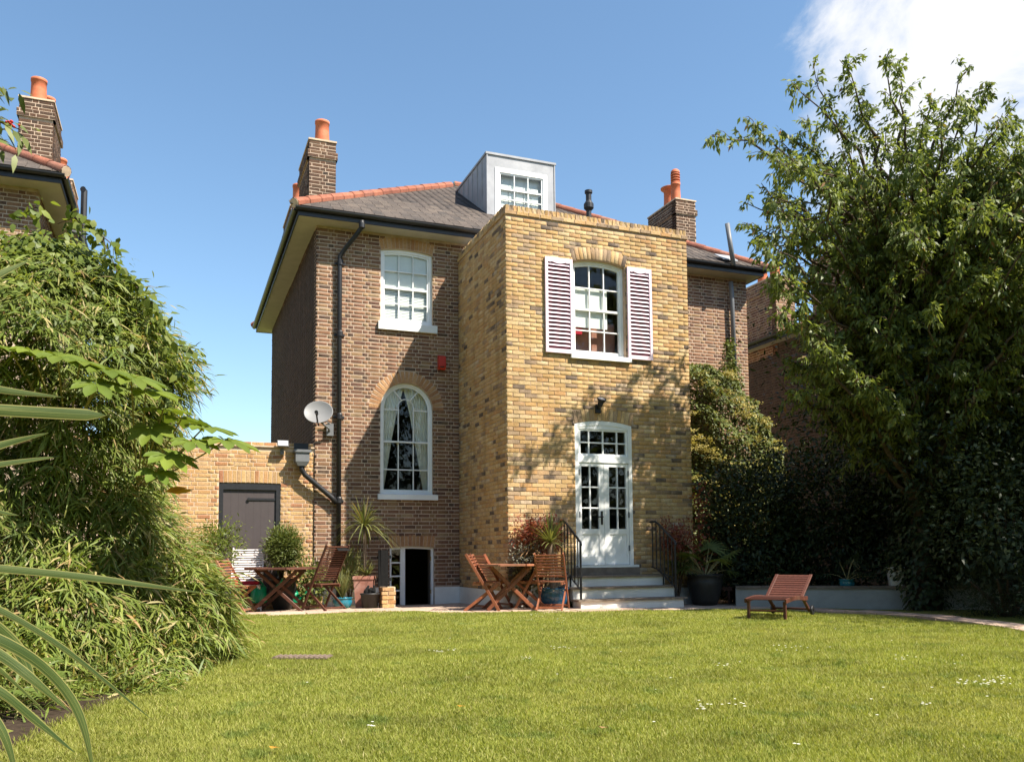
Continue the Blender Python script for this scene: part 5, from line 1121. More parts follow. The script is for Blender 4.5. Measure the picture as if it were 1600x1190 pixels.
# big dark pot with fan palm
p = base(1107, 946, .25); vase('dark_urn', 'big dark urn right of the entrance steps', 'pot', p, [(.001, 0), (.2, 0), (.25, .1), (.315, .36), (.32, .44), (.29, .5), (.33, .53), (.33, .56), (.27, .56), (.26, .45)], 'dark_pot', soil=(.26, .5))
def fan_palm(label, p, s_=1., n=17):
    t_ = thing('fan_palm', label, 'palm', tuple(p)); st = MB()
    for i in range(n):
        az = random.uniform(0, 6.28); el = random.uniform(.15, 1.3); l = s_*random.uniform(.35, .6); e = V3((math.cos(az)*math.cos(el), math.sin(az)*math.cos(el), math.sin(el)))*l
        st.tube([(0, 0, 0), tuple(e*.5+V3((0, 0, .03))), tuple(e)], [.008*s_, .006*s_, .005*s_], 5)
        d0 = nrm(e+V3((0, 0, -.1))); u0 = nrm(np.cross(d0, Zv)); nn = np.cross(u0, d0); m_ = 15; an = np.linspace(-1.9, 1.9, m_)
        D = d0[None]*np.cos(an)[:, None]+u0[None]*np.sin(an)[:, None]; leaves('fan_leaf', 'dark_leaf' if 'shade' in label else 'shrub_leaf', t_, np.tile(e, (m_, 1)), D, np.tile(nn, (m_, 1)), .34*s_, .034*s_, droop=.35)  # the palm in shade gets darker leaves, shade put into their colour
    st.obj('stalk', 'cane', t_); return t_
fan_palm('fan palm with drooping fingers in the big dark urn', (p[0], p[1], p[2]+.5), 1.05, 20)

# ------------------------------------------------------------------ raised bed at the right
q0, q1 = base(1150, 946), base(1440, 951); q0[2] = q1[2] = -.1; L = np.linalg.norm(q1-q0); e1 = nrm(q1-q0); e2 = np.cross(Zv, e1)
rw = thing('raised_bed_wall', 'low white-rendered retaining wall of the raised bed', 'wall', tuple(q0), math.atan2(e1[1], e1[0]))
mb = MB(); mb.box(0, L+2.5, 0, .2, -.15, .36); mb.obj('wall_body', 'shaded_render', rw)
for i in range(int((L+2.5)/.45)): mb = MB(); mb.box(i*.45+.004, i*.45+.446, -.03, .23, .36, .405+random.uniform(0, .005)); mb.obj('coping', 'dark_stone', rw)
mb = MB(); mb.box(0, L+3.5, .2, 2.6, -.2, .33); mb.obj('bed_soil', 'soil', rw)
onw = lambda u: base(u, 948, .2)*np.array([1, 1, 0])+V3((0, 0, .26))
def on_bed(t_, off=.35): v = q0+e1*t_+e2*off; return (v[0], v[1], .25)
vase('small_blue_pot', 'small blue pot standing on the raised bed', 'pot', on_bed(1.9, .12), BOWL(.13, .17), 'teal_glaze', soil=(.11, .14))
fan_palm('little fan palm in deep shade above the small blue pot', V3(on_bed(1.9, .12))+V3((0, 0, .15)), .75, 10)
for t_, lb, s_ in ((2.70, 'left one of two pale square pots on the raised bed', .30), (3.06, 'right one of two pale square pots on the raised bed', .27)):
    o = thing('square_pot', lb, 'pot', on_bed(t_, .15), rw.rotation_euler.z, 'pale square pots on the raised bed'); h = .36*s_/.3; mb = MB(); w_ = s_/2*.85
    vs = sum([sq(k*w_, z*h) for k, z in ((.75, .06), (.98, .98), (1.06, .98), (1.06, 1.06), (.9, 1.06), (.86, .9))], []); mb.add(vs, [(i*4+k, i*4+(k+1) % 4, i*4+4+(k+1) % 4, i*4+4+k) for i in range(5) for k in range(4)]+[(3, 2, 1, 0), (20, 21, 22, 23)]); mb.obj('pot_body', 'white_render', o)
    bush(o, 'foliage', 'dark_leaf', (0, 0, h+.12), (.15, .15, .18), 500, .1, .05, hollow=.1)
def shrub(name, label, c, rad, n, L_, W_, mat='dark_leaf', cat='shrub', group=None, trunk=True, **k):
    t_ = thing(name, label, cat, (c[0], c[1], gz(c[0], c[1])), 0, group); bush(t_, 'foliage', mat, (0, 0, c[2]), rad, n, L_, W_, **k)
    if trunk:
        mb = MB()
        for i in range(6): a = random.uniform(0, 6.28); mb.tube([(0, 0, -.1), (.3*rad[0]*math.cos(a), .3*rad[1]*math.sin(a), c[2]*.7), (.7*rad[0]*math.cos(a), .7*rad[1]*math.sin(a), c[2]+.4*rad[2])], [.05, .035, .012], 6)
        mb.obj('stem', 'bark', t_)
    return t_
HG = 'dark evergreen shrubs filling the raised bed'
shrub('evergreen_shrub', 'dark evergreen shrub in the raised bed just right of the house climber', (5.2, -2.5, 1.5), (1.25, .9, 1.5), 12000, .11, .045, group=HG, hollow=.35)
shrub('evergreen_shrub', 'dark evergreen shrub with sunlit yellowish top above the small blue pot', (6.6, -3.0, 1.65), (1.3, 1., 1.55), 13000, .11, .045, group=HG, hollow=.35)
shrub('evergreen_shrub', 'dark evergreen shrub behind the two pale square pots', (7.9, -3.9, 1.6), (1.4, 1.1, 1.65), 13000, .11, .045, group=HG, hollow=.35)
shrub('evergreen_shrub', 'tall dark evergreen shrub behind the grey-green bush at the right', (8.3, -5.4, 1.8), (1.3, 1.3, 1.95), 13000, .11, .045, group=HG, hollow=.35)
shrub('grey_green_bush', 'grey-green feathery bush at the edge of the path', (6.5, -6.9, .36), (1.05, .7, .5), 5200, .07, .012, 'ivy_leaf', up=.5, hollow=.2, flat=.0)
shrub('low_bush', 'low dark bush at the right edge of the picture beside the path', (6.6, -8.2, .5), (1.0, .9, .75), 4200, .09, .03, 'dark_leaf', hollow=.25, flat=.0)

# climbing hydrangea on the back wall of the house
ch_ = thing('climbing_hydrangea', 'climbing hydrangea with yellowish flower heads on the wall right of the extension', 'climber', (5.4, -.2, 0))
n = 24000; zc = rng.uniform(.4, 4.95, n); hwid = np.interp(zc, [0, 2., 3.2, 4.2, 4.7, 5.], [2.2, 2.1, 1.85, 1.4, 1.0, .2]); xc_ = np.interp(zc, [0, 3.2, 4.2, 5], [.5, .3, .05, -.2])
xq = xc_+rng.uniform(-1, 1, n)*hwid; xq = np.maximum(xq, -1.65); lay = .16*np.sin(zc*9+3*np.sin(xq*2.2))+.2*np.sin(xq*3.1+zc*2)
yq = -.06-(.12+.6*np.sqrt(np.clip(1-(np.abs(xq-xc_)/(hwid+.01))**2, 0, 1))+np.maximum(0, lay))*rng.random(n)**.5
P = np.stack([xq, yq, zc], 1); leaves('foliage', 'climber_leaf', ch_, P, rvec(n)*.7+np.array([0, -.8, -.1]), rvec(n)*.5+np.array([0, -.5, .9]), .085*rng.uniform(.7, 1.3, n), .055, droop=.2, fine=False)
n2 = 900; P = np.stack([rng.uniform(.0, 1.2, n2)*.75-.35+.0, -.1-.25*rng.random(n2), 4.6+1.1*rng.random(n2)**1.6], 1); P[:, 0] = .85+(P[:, 0]-.1)*.6*(5.9-P[:, 2]); leaves('top_shoots', 'climber_leaf', ch_, P, rvec(n2)+np.array([0, -.5, .2]), rvec(n2)+np.array([0, 0, 1.]), .08, .05, fine=False)
m_ = []
for kk in range(3):
    k_ = 60; pp = rng.normal(size=(k_, 3))*np.array([.075, .075, .018]); V, T = leaf_geo(pp, rvec(k_)+np.array([0, 0, .4]), np.tile((0, -.2, 1.), (k_, 1))+.4*rvec(k_), .04, .03, fine=False); me = npmesh('flower_head', V, T); me.materials.append(MAT['climber_flower']); m_.append(me)
for i in range(300):
    z = random.uniform(.9, 4.8); hw = float(np.interp(z, [0, 2., 3.2, 4.2, 4.8], [2.2, 2.1, 1.85, 1.4, .9])); xm = float(np.interp(z, [0, 3.2, 4.2, 5], [.5, .3, .05, -.2])); x = max(-1.6, xm+random.uniform(-1, 1)*hw)
    if .16*math.sin(z*9+3*math.sin(x*2.2)) < -.05: continue
    o = bpy.data.objects.new('flower_head', m_[i % 3]); COL.objects.link(o); o.parent = ch_; o.location = (x, -.2-.62*math.sqrt(max(0, 1-((x-xm)/hw)**2))-random.uniform(0, .15), z); s_ = random.uniform(.7, 1.25); o.scale = (s_, s_, s_); o.rotation_euler = (random.uniform(-.1, .35), random.uniform(-.2, .2), random.uniform(0, 6))
mb = MB()
for i in range(9): x = random.uniform(-1., 1.2); mb.tube([(x*.3, -.03, 0), (x*.6, -.05, 1.5), (x, -.05, 3.), (x*.8, -.05, 4.6)], [.035, .028, .02, .008], 6)
mb.obj('stem', 'bark', ch_)
rv = thing('red_creeper', 'narrow reddish creeper at the right-hand corner of the extension', 'climber', (EX+.05, -D_+.0, 0)); n = 260; P = np.stack([.1+.1*rng.normal(size=n), -.05+.08*rng.normal(size=n), rng.uniform(.5, 2.2, n)], 1); leaves('foliage', 'red_leaf', rv, P, rvec(n), rvec(n)+np.array([0, -1, .3]), .08, .055, fine=False); mb = MB(); mb.tube([(.08, 0, 0), (.1, 0, 1.2), (.08, 0, 2.2)], .012, 5); mb.obj('stem', 'twig', rv)
# ------------------------------------------------------------------ trees
def bez(p, c, q, n): t_ = np.linspace(0, 1, n)[:, None]; return (1-t_)**2*V3(p)+2*t_*(1-t_)*V3(c)+t_**2*V3(q)
T0 = V3((6.5, -5.4, -.15)); ct = thing('cherry_tree', 'tall spreading cherry tree with long loose sprays at the right', 'tree', tuple(T0))
tips = [at(*a) for a in ((1112, 211, 13.2), (1176, 188, 13.5), (1240, 132, 13.8), (1272, 110, 14), (1312, 94, 14), (1386, 88, 14.2), (1403, 108, 13.5), (1516, 103, 13.4), (1546, 134, 13), (1592, 160, 12.8), (1163, 316, 13.2), (1168, 350, 13), (1195, 398, 12.8), (1168, 378, 13.6), (1226, 258, 13), (1206, 440, 13.4), (1230, 215, 14.2), (1240, 480, 13), (1290, 545, 12.8), (1340, 590, 12.6), (1262, 180, 14.5), (1345, 150, 14.6), (1455, 160, 14.2), (1440, 200, 12.5), (1210, 300, 14.4), (1590, 230, 13))]
tips += [at(random.uniform(1185, 1350), random.uniform(190, 520), random.uniform(12.4, 14.5)) for _ in range(26)]+[at(random.uniform(1195, 1300), random.uniform(470, 640), random.uniform(13.2, 14.8)) for _ in range(12)]+[at(random.uniform(1250, 1560), random.uniform(490, 660), random.uniform(13., 14.6)) for _ in range(18)]+[at(random.uniform(1380, 1700), random.uniform(150, 420), random.uniform(12.3, 14.4)) for _ in range(34)]; ntip = 26; cc_ = V3((6.9, -6.3, 5.9)); q = rvec(230); tips += [cc_+v*V3((2.9, 2.4, 2.65))*(.55+.45*random.random()) for v in q if v[2] > -.8 and v[2] < .8 and (v[0] > -.5 or v[2] < .3)]
wood = MB(); LP, LD = [], []
trunk = [T0, T0+V3((.05, .05, 1.4)), T0+V3((-.08, .1, 2.8)), T0+V3((.05, .2, 4.4)), T0+V3((.2, .2, 6.))]
wood.tube([p-T0 for p in trunk], [.24, .19, .16, .11, .05], 10)
for i, tp in enumerate(tips):
    f_ = random.uniform(.35, .9) if i >= ntip else random.uniform(.4, .75); k_ = f_*4; k_ = float(np.clip((tp[2]-random.uniform(.7, 2.6)+.15)/1.5, 1.3, 3.95)); a_ = trunk[min(3, int(k_))]; b_ = trunk[min(4, int(k_)+1)]; st = a_+(b_-a_)*(k_-int(k_))
    if tp[2] < st[2]: st = trunk[1]+(trunk[2]-trunk[1])*random.random()
    ln = np.linalg.norm(tp-st); ctl = (st+tp)/2+V3((0, 0, .16*ln))+rng.normal(size=3)*.08*ln
    cv = bez(st, ctl, tp, 12)+np.vstack([np.zeros(3), rng.normal(size=(10, 3))*.025*ln**.5, np.zeros(3)]); 
    wood.tube([p-T0 for p in cv], [max(.005, .055*(1-j/11)**1.1*min(1, ln/4)+.005) for j in range(12)], 6, cap=False)
    m_ = 30 if i < ntip else 24
    for _ in range(m_):
        t_ = random.uniform(.28, 1.) if i >= ntip else 1-.75*random.random()**1.15; j = min(10, int(t_*11)); p = cv[j]+(cv[j+1]-cv[j])*(t_*11-j); tang = nrm(cv[j+1]-cv[j])
        d_ = nrm(tang*.7+rng.normal(size=3)*.75+V3((0, 0, .1))); l_ = random.uniform(.2, .62)*(1.25-t_*.75)
        wood.tube([p-T0, p+d_*l_*.5+V3((0, 0, .02))-T0, p+d_*l_-V3((0, 0, .05))-T0], [.007, .005, .003], 3, cap=False)
        nl = 20 if l_ > .3 else 13; s_ = rng.random(nl)**.8; LP.append(p+d_*l_*s_[:, None]-V3((0, 0, .05))*s_[:, None]**2+rng.normal(size=(nl, 3))*.025); LD.append(d_*.45+rvec(nl)*.65+V3((0, 0, -.62)))
wood.obj('trunk', 'bark', ct, smooth=True)
LP = np.concatenate(LP)-T0; LD = np.concatenate(LD); n = len(LP)
leaves('crown', 'cherry_leaf', ct, LP, LD, rvec(n)*.8+V3((.2, -.2, .5)), .105*rng.uniform(.7, 1.25, n), .042*rng.uniform(.8, 1.2, n), droop=.18, fine=False)
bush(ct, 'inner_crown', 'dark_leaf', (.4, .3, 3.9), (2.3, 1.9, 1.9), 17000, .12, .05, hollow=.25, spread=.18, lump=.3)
hb = thing('holly_bush', 'dark holly bush standing in front of the cherry trunk', 'bush', (6.75, -6.7, gz(6.75, -6.7))); bush(hb, 'foliage', 'dark_leaf', (0, 0, 1.5), (1.25, .9, 1.5), 9000, .1, .05, hollow=.3, flat=.02, spread=.13)
mb = MB(); [mb.tube([(0, 0, -.1), (random.uniform(-.6, .6), random.uniform(-.4, .4), 1.6)], [.04, .01], 5) for _ in range(7)]; mb.obj('stem', 'bark', hb)
iv = thing('ivy', 'dark ivy clothing the trunk of the cherry tree', 'ivy', tuple(T0)); n = 6500; zc = rng.uniform(.1, 6.6, n); an = rng.uniform(0, 6.28, n); rr = (.2+.32*rng.random(n)+.16*np.sin(zc*2.3+an*2))*np.interp(zc, [0, 1, 5, 6.6], [.75, .9, 1, .35])
leaves('foliage', 'ivy_leaf', iv, np.stack([rr*np.cos(an)+.05*zc*.3, rr*np.sin(an)+.04*zc, zc], 1), np.stack([np.cos(an), np.sin(an), -.8+0*an], 1)+rvec(n)*.5, np.stack([np.cos(an), np.sin(an), .5+0*an], 1), .09*rng.uniform(.7, 1.2, n), .075, fine=False)
def tree(name, label, p, h, crown, n, L_, W_, mat, group=None, **k):
    t_ = thing(name, label, 'tree', (p[0], p[1], gz(p[0], p[1])-.05), 0, group); mb = MB(); mb.tube([(0, 0, 0), (.05, 0, h*.3), (-.05, .05, h*.6), (0, 0, h*.9)], [.2, .16, .1, .03], 9)
    for i in range(14):
        a = random.uniform(0, 6.28); z = h*random.uniform(.25, .75); e = V3((math.cos(a)*crown[0]*.7, math.sin(a)*crown[1]*.7, z+random.uniform(.2, .8)))
        mb.tube([(0, 0, z*.85), tuple(e*V3((.5, .5, 1))), tuple(e)], [.06, .035, .01], 5)
    mb.obj('trunk', 'bark', t_); bush(t_, 'crown', mat, (0, 0, h-crown[2]), crown, n, L_, W_, **k); return t_
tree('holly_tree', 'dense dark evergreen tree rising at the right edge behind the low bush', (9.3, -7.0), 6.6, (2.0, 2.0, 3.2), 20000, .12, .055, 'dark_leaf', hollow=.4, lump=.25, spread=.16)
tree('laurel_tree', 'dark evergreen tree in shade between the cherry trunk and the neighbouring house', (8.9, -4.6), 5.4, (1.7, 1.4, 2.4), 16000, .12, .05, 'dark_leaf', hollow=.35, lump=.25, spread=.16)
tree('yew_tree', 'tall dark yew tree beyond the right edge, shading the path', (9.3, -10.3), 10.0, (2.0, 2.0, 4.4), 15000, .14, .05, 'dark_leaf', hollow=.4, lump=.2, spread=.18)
tree('ash_tree', 'leafy tree beyond the garden on the right', (10.2, -12.5), 10.5, (2.6, 2.6, 4.4), 9000, .2, .09, 'cherry_leaf', hollow=.4, lump=.25, spread=.25)
# unseen trees added behind and left of the viewer to cut sky light
for i, x in enumerate(range(-18, 15, 4)):
    tree('sky_blocker_tree', 'unseen tree added behind the viewer to cut sky light', (x+random.uniform(-1, 1), -25+random.uniform(-1.5, 1.5)), random.uniform(6, 9), (2.6, 2.2, random.uniform(3., 4.2)), 1500, .5, .3, 'dark_leaf', 'unseen trees added behind the viewer to cut sky light', hollow=.6, spread=.4)
for i, (x, y) in enumerate(((-12, -20), (-12.3, -16.5), (-11.6, -12.5), (-11., -8.8), (-10.8, -5.4))):
    tree('sky_blocker_tree', 'unseen tree added at the left to cut sky light', (x, y), 8.0, (2.1, 2.1, 3.8), 1800, .5, .3, 'dark_leaf', 'unseen trees added at the left to cut sky light', hollow=.6, spread=.4)

# ------------------------------------------------------------------ bamboo bank, vine, fatsia, flax at the left
AX = CAMP+FW*7.0+RT*((60-800)/FPX*7.0); AX[2] = gz(AX[0], AX[1])
BZ = [0, .3, .55, 1.0, 1.4, 1.75, 2.2, 2.6, 2.85, 3.1, 3.3, 3.42]; BR = [1.34, 1.4, 1.30, .98, .84, .80, .90, .98, .76, .60, .48, .1]
def hull(z, a): return np.interp(z, BZ, BR)*(1+.09*np.sin(4*a+3.1*z)+.07*np.sin(7*a-5*z+1)+.05*np.sin(13*a+8*z))
bam = thing('bamboo', 'big bank of bamboo with narrow drooping leaves filling the left foreground', 'bamboo', tuple(AX))
toC = math.atan2(CAMP[1]-AX[1], CAMP[0]-AX[0])
ns = 7000; z = rng.beta(1.05, 1.2, ns)*3.2+.02; a = toC+rng.uniform(-math.pi, math.pi, ns)*np.where(rng.random(ns) < .8, .62, 1.)
dep = np.where(rng.random(ns) < .62, 1-.10*rng.random(ns), .55+.4*rng.random(ns)); r_ = hull(z, a)*dep
SP = np.stack([r_*np.cos(a), r_*np.sin(a), z], 1); OUT = np.stack([np.cos(a), np.sin(a), 0*a], 1); TAN = np.stack([-np.sin(a), np.cos(a), 0*a], 1)
sd = nrm(OUT*rng.uniform(.2, 1., (ns, 1))+TAN*rng.normal(0, .75, (ns, 1))+np.array([0, 0, 1.])*rng.uniform(-.75, .45, (ns, 1))); sl_ = rng.uniform(.12, .34, ns)
k_ = 11; tt = np.tile(np.linspace(.08, 1, k_), (ns, 1)); P = (SP[:, None]+sd[:, None]*(sl_[:, None]*tt)[..., None]-np.array([0, 0, 1.])*(.25*sl_[:, None]*tt**2)[..., None]).reshape(-1, 3)
sg = np.where(np.arange(k_) % 2 == 0, 1., -1.); sid = nrm(np.cross(sd, [0, 0, 1.]))
D = (sd[:, None]*.85+sid[:, None]*(sg[None, :, None]*.55)+rng.normal(0, .28, (ns, k_, 3))+np.array([0, 0, -.3])).reshape(-1, 3)
P[:, 2] = np.maximum(P[:, 2], .03); n = len(P)
leaves('foliage', 'bamboo_leaf', bam, P, D, rvec(n)*.55+np.repeat(OUT, k_, 0)*.5+np.array([0, 0, .6]), .135*rng.uniform(.6, 1.3, n), .0125*rng.uniform(.7, 1.4, n), droop=.3, fine=True, fold=.1)
# long lush leaves where the bank spills on to the lawn
ns = 640; a = math.atan2(RT[1], RT[0])+rng.uniform(-2.3, .9, ns); z = rng.uniform(.05, .85, ns); r_ = hull(z, a)*rng.uniform(.86, 1.03, ns); SP = np.stack([r_*np.cos(a), r_*np.sin(a), z], 1); k_ = 8
P = np.repeat(SP, k_, 0)+rng.normal(0, .05, (ns*k_, 3)); P[:, 2] = np.maximum(P[:, 2], .05); D = np.repeat(np.stack([np.cos(a), np.sin(a), .25+0*a], 1), k_, 0)+rvec(ns*k_)*.75
leaves('low_foliage', 'bamboo_leaf', bam, P, D, rvec(ns*k_)*.4+np.array([0, 0, 1.]), .2*rng.uniform(.7, 1.2, ns*k_), .021, droop=.45, fine=True)
mb = MB()
for i in range(70):
    a = toC+random.uniform(-2.2, 2.2); r1 = random.uniform(.2, .8); zt = random.uniform(1.2, 2.9); re = float(hull(zt, a))*random.uniform(.85, 1.08); c_, s_ = math.cos(a), math.sin(a)
    mb.tube([(c_*r1, s_*r1, -.05), (c_*r1*1.1, s_*r1*1.1, zt*.55), (c_*(r1+re)/2, s_*(r1+re)/2, zt*1.04), (c_*re, s_*re, zt*.97)], [.011, .009, .006, .003], 5, cap=False)
mb.obj('cane', 'cane', bam, smooth=True, kind='stuff')
vn = thing('climbing_vine', 'tangle of rounded light-green vine leaves over the top of the bamboo', 'climber', tuple(AX)); ns = 1350
z = 1.95+rng.beta(1.5, .9, ns)*1.48; a = toC+rng.uniform(-2.2, 2.2, ns); r_ = hull(z, a)*(.8+.27*rng.random(ns)); k_ = 8; P = np.repeat(np.stack([r_*np.cos(a), r_*np.sin(a), z], 1), k_, 0)+rng.normal(0, .07, (ns*k_, 3)); D = np.repeat(np.stack([np.cos(a), np.sin(a), -.45+0*a], 1), k_, 0)+rvec(ns*k_)*.9; n = len(P)
leaves('foliage', 'vine_leaf', vn, P, D, rvec(n)*.5+np.repeat(np.stack([np.cos(a), np.sin(a), 1+0*a], 1), k_, 0), .06*rng.uniform(.5, 1.4, n), .042*rng.uniform(.8, 1.2, n), droop=.3, fine=True, fold=.08)
mb = MB(); VP, VD = [], []
for (u, v, u2, v2) in ((150, 360, 183, 425), (120, 350, 178, 385), (200, 470, 240, 475), (225, 520, 258, 500), (245, 560, 292, 595), (240, 545, 298, 545), (190, 440, 215, 450), (90, 350, 140, 345), (30, 345, 60, 325), (250, 600, 268, 665)):
    p, q2 = at(u, v, 6.9)-AX, at(u2, v2, 6.8)-AX; cv = bez(p, (p+q2)/2+V3((0, 0, .06)), q2, 7); mb.tube(list(cv), .004, 4, cap=False)
    for _ in range(26): j = rng.integers(1, 7); VP.append(cv[j]+rng.normal(size=3)*.035); VD.append(rng.normal(size=3)+V3((.3, 0, -.7)))
mb.obj('tendril', 'twig', vn); leaves('tip_leaves', 'vine_leaf', vn, VP, VD, rvec(len(VP))+V3((0, -.4, .8)), .08*rng.uniform(.6, 1.2, len(VP)), .06, fine=True, fold=.05)

def palmate(nl, L, W):
    V, T = [], []
    for i in range(nl):
        a = R(-125)+R(250)*i/(nl-1); l = L*(.72+.28*math.cos(a*.75)); o = len(V); d_ = (math.cos(a), math.sin(a)); s_ = (-d_[1], d_[0]); dz = lambda t_: -.16*l*t_**2+.01
        V += [(0, 0, 0)]+[(d_[0]*l*t_+s_[0]*W*w_*sg_, d_[1]*l*t_+s_[1]*W*w_*sg_, dz(t_)+(.10*W if w_ else 0)) for t_, w_ in ((.35, .30), (.62, .5), (.84, .34)) for sg_ in (1, -1)]+[(d_[0]*l, d_[1]*l, dz(1.))]+[(d_[0]*l*t_, d_[1]*l*t_, dz(t_)-.008) for t_ in (.35, .62, .84)]
        m1, m2, m3 = o+8, o+9, o+10
        T += [(o, o+2, m1), (o, m1, o+1), (o+2, o+4, m2), (o+2, m2, m1), (o+1, m1, m2), (o+1, m2, o+3), (o+4, o+6, m3), (o+4, m3, m2), (o+3, m2, m3), (o+3, m3, o+5), (o+6, o+7, m3), (o+5, m3, o+7)]
    return npmesh('leaf', np.array(V), np.array(T), True)
fa = thing('fatsia', 'fatsia with big glossy hand-shaped leaves reaching out of the bamboo towards the gate', 'shrub', tuple(AX+RT*.7+V3((0, 0, .0)))); FB = V3(fa.location); pm = [palmate(7, .25, .105), palmate(8, .265, .10), palmate(7, .23, .095)]
for m_ in pm: m_.materials.append(MAT['fatsia_leaf'])
st = MB(); crown = at(215, 760, 6.7)
st.tube([(0, 0, 0), tuple(crown-FB)], [.03, .018], 7)
for (u, v, d, s_, az, tl) in ((352, 688, 6.25, 1.0, -.2, .5), (318, 668, 6.3, 1.05, .5, .35), (283, 655, 6.35, 1.0, .9, .45), (255, 640, 6.2, .9, 1.3, .4), (300, 690, 6.1, .85, -.6, .6), (262, 712, 6.05, .9, -.3, .7), (245, 738, 6.0, .8, -.8, .8), (228, 612, 6.1, 1.0, .6, .4), (205, 590, 6.05, 1.0, .1, .55), (165, 578, 6.0, 1.0, -.2, .5), (125, 565, 5.95, .95, .5, .45), (90, 556, 5.9, .95, .2, .5), (50, 548, 5.9, .9, -.1, .5), (150, 600, 5.85, .85, -.7, .75), (235, 670, 6.2, .8, -1.2, .7), (15, 545, 5.9, .9, .4, .4)):
    p = at(u, v, d); o = bpy.data.objects.new('leaf', pm[int(u) % 3]); COL.objects.link(o); o.parent = fa; o.location = tuple(p-FB); o.scale = (s_*1.0,)*3; o.rotation_euler = (Matrix.Rotation(random.uniform(.05, .4), 3, Vector(RT)) @ Matrix.Rotation(YR+az, 3, 'Z') @ Matrix.Rotation(tl*.5, 3, 'Y')).to_euler()
    b_ = crown-FB if u > 190 else crown-FB+V3((-.5, 0, .35)); st.tube(list(bez(b_, (b_+p-FB)/2+V3((0, 0, -.05)), p-FB, 5)), .006, 5, cap=False)
st.obj('stem', 'cane', fa)
yl = leaves('yellow_leaf', 'orange_leaf', fa, [at(258, 768, 6.2)-FB, at(268, 770, 6.2)-FB], [RT+V3((0, 0, .18)), RT*.9+V3((0, 0, .1))], [V3((0, -1, .4)), V3((.1, -1, .5))], .16, .05, droop=.0, fold=.2, label='bright yellow dying leaf')

fx_ = thing('flax', 'variegated flax with long strap leaves reaching in from the left edge', 'plant', tuple(at(-420, 1240, 2.6))); FL = V3(fx_.location)
def strap(pts, w0, w1, tip=.12):
    """strap leaf along a curve of points: folded blade, width w0 at the base, w1 in the middle, pointed at the end"""
    pts = [V3(p) for p in pts]; n = 22; t0 = np.linspace(0, 1, len(pts)); t_ = np.linspace(0, 1, n); A = np.array(pts)
    Pp = np.stack([np.interp(t_, t0, A[:, i]) for i in range(3)], 1)
    for _ in range(6): Pp[1:-1] = (Pp[:-2]+2*Pp[1:-1]+Pp[2:])/4
    V, T = [], []
    for i in range(n):
        d_ = nrm(Pp[min(i+1, n-1)]-Pp[max(i-1, 0)]); vw = nrm(Pp[i]-CAMP); sd = nrm(np.cross(d_, vw)*1.0+Zv*.15+vw*.25); sd = nrm(sd-d_*(sd@d_)); nn = np.cross(d_, sd)
        ww = (w0+(w1-w0)*min(1, t_[i]*2))*min(1., ((1-t_[i])/tip)**.7)+.0006
        V += [Pp[i]+sd*ww/2, Pp[i]+nn*ww*.16, Pp[i]-sd*ww/2]
        if i: o = 3*i; T += [(o-3, o-2, o+1, o), (o-2, o-1, o+2, o+1)]
    return np.array(V), np.array(T)
def strap_leaf(V, T):
    me = npmesh('leaf', V-FL, T, True); n = len(V)//3; at_ = me.attributes.new('strap', 'FLOAT_VECTOR', 'POINT'); q = np.zeros((n, 3, 3), np.float32); q[:, :, 0] = [0, .5, 1]; q[:, :, 1] = np.linspace(0, 1, n)[:, None]; at_.data.foreach_set('vector', q.ravel()); return link('leaf', me, 'flax_leaf', fx_)
for pts, w0, w1, tip in (
    ([(-330, 862, 2.5), (-40, 884, 2.7), (130, 900, 2.9), (318, 926, 3.1)], .05, .034, .3),
    ([(-330, 850, 2.3), (-20, 938, 2.5), (100, 1010, 2.6), (238, 1124, 2.75)], .04, .024, .35),
    ([(-330, 640, 2.3), (-60, 637, 2.5), (60, 644, 2.6), (166, 649, 2.7)], .05, .050, .10),
    ([(-330, 560, 2.3), (-80, 595, 2.6), (20, 612, 2.7), (96, 620, 2.8)], .05, .032, .4),
    ([(-330, 790, 2.3), (-80, 722, 2.4), (10, 692, 2.5), (76, 676, 2.55)], .05, .032, .4),
    ([(-330, 760, 2.4), (-80, 738, 2.5), (20, 722, 2.6), (98, 712, 2.7)], .05, .024, .4),
    ([(-330, 560, 2.4), (-80, 468, 2.5), (-10, 432, 2.6), (46, 407, 2.7)], .05, .036, .4),
    ([(-300, 900, 2.1), (-20, 985, 2.2), (60, 1030, 2.3), (112, 1085, 2.35), (135, 1140, 2.35), (147, 1215, 2.35)], .05, .034, .3),
    ([(-300, 960, 2.0), (-10, 1068, 2.1), (50, 1120, 2.15), (118, 1176, 2.2)], .05, .028, .35),
    ([(-300, 900, 2.1), (-15, 1010, 2.2), (45, 1055, 2.2), (110, 1112, 2.25)], .06, .034, .35),
    ([(-300, 880, 2.3), (-40, 950, 2.4), (30, 1010, 2.5), (60, 1085, 2.5)], .06, .05, .3),
    ([(-300, 1000, 2.0), (-30, 1090, 2.0), (10, 1150, 2.0), (30, 1230, 2.0)], .05, .03, .4),
    ([(-300, 800, 2.6), (-60, 780, 2.7), (0, 800, 2.75), (30, 805, 2.8)], .04, .02, .4),
    ([(-300, 1020, 2.1), (-80, 990, 2.3), (-5, 1040, 2.4), (75, 1115, 2.5)], .04, .018, .4)):
    V, T = strap([at(*p) for p in pts], w0*.72, w1*.72, tip); strap_leaf(V, T)
for i in range(9):
    e = FL+V3((random.uniform(-1.2, -.1), random.uniform(-.6, .8), random.uniform(.5, 1.2))); V, T = strap([FL+V3((random.uniform(-.1, .1), random.uniform(-.1, .1), -.5)), (FL+e)/2+V3((0, 0, .3)), e], .05, .045, .3); strap_leaf(V, T)
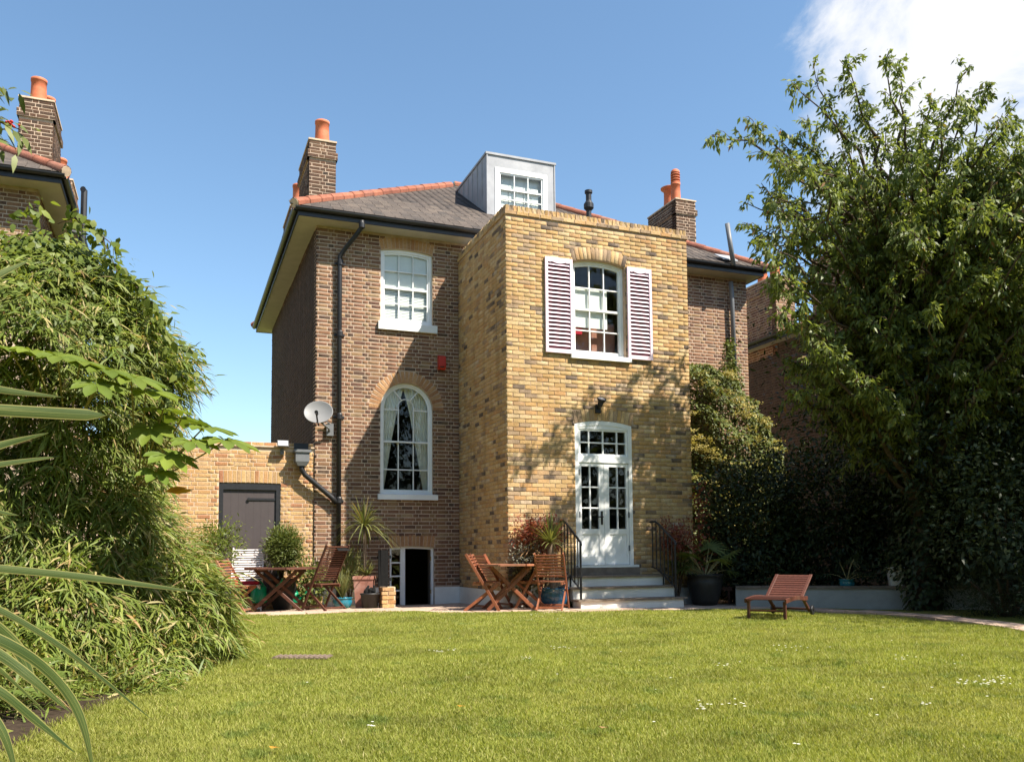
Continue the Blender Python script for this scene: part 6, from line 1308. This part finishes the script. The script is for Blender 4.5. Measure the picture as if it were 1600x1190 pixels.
bush(bam, 'undergrowth', 'bamboo_leaf', tuple(at(130, 1085, 5.7)-AX+V3((0, 0, .02))), (.62, .42, .16), 2600, .12, .014, hollow=.1, flat=.02, spread=.08)
bush(bam, 'undergrowth', 'bamboo_leaf', tuple(at(-60, 1090, 5.0)-AX+V3((0, 0, .02))), (.6, .45, .2), 2600, .13, .014, hollow=.1, flat=.02, spread=.08)
fe = thing('fern', 'pale green fern fronds at the foot of the bamboo', 'fern', tuple(base(60, 1120, .0))); FE = V3(fe.location)
for pts in (((30, 1080, 5.2), (50, 1010, 5.1), (95, 1035, 5.0)), ((60, 1080, 5.2), (70, 1020, 5.1), (100, 1075, 5.0)), ((10, 1100, 4.9), (25, 1060, 4.8), (60, 1090, 4.7)), ((20, 1060, 5.3), (35, 955, 5.2), (80, 985, 5.1))):
    cv = bez(*[at(*p) for p in pts], 20)-FE; P, D, L = [], [], []
    for i in range(2, 20):
        d_ = nrm(cv[i]-cv[i-1]); s_ = nrm(np.cross(d_, Zv))
        for sg_ in (-1, 1): P.append(cv[i]); D.append(s_*sg_+d_*.5); L.append(.085*math.sin(math.pi*(i+1)/22))
    leaves('frond', 'fern_leaf', fe, P, D, np.tile(V3((0, -.3, 1)), (len(P), 1)), np.array(L), np.array(L)*.3+.004, droop=.15)
bt = thing('rowan_tree', 'rowan branch with red berries poking in at the top left', 'tree', tuple(at(-420, 900, 7.)*V3((1, 1, 0)))); BT = V3(bt.location); mb = MB(); hub = at(-160, 160, 6.6)-BT
mb.tube([(0, 0, -.2), (.05, 0, 2.2), tuple(hub*V3((.6, .6, .85))), tuple(hub)], [.12, .09, .05, .025], 8); LP, LD = [], []
for (u, v, d) in ((38, 205, 6.4), (25, 232, 6.3), (2, 185, 6.3), (10, 140, 6.5), (-20, 215, 6.2), (-60, 120, 6.6), (-90, 230, 6.5)):
    q2 = at(u, v, d)-BT; cv = bez(hub, (hub+q2)/2+V3((0, 0, .08)), q2, 8); mb.tube(list(cv), [.012, .011, .01, .008, .007, .006, .005, .004], 5, cap=False)
    for _ in range(22 if u < 0 else 15): j = rng.integers(5, 8); LP.append(cv[j]+rng.normal(size=3)*.045); LD.append(RT*.5+rng.normal(size=3)*.7+V3((0, 0, -.5)))
mb.obj('branch', 'bark', bt); leaves('foliage', 'climber_leaf', bt, LP, LD, rvec(len(LP))*.5+V3((0, -.4, .8)), .13, .045)
mb = MB(); bp0 = at(17, 195, 6.35)-BT; [mb.lathe([(.001, -.012), (.011, 0), (.001, .012)], 6, tuple(bp0+rng.normal(size=3)*.018)) for _ in range(12)]; mb.obj('berry_cluster', 'berry', bt)
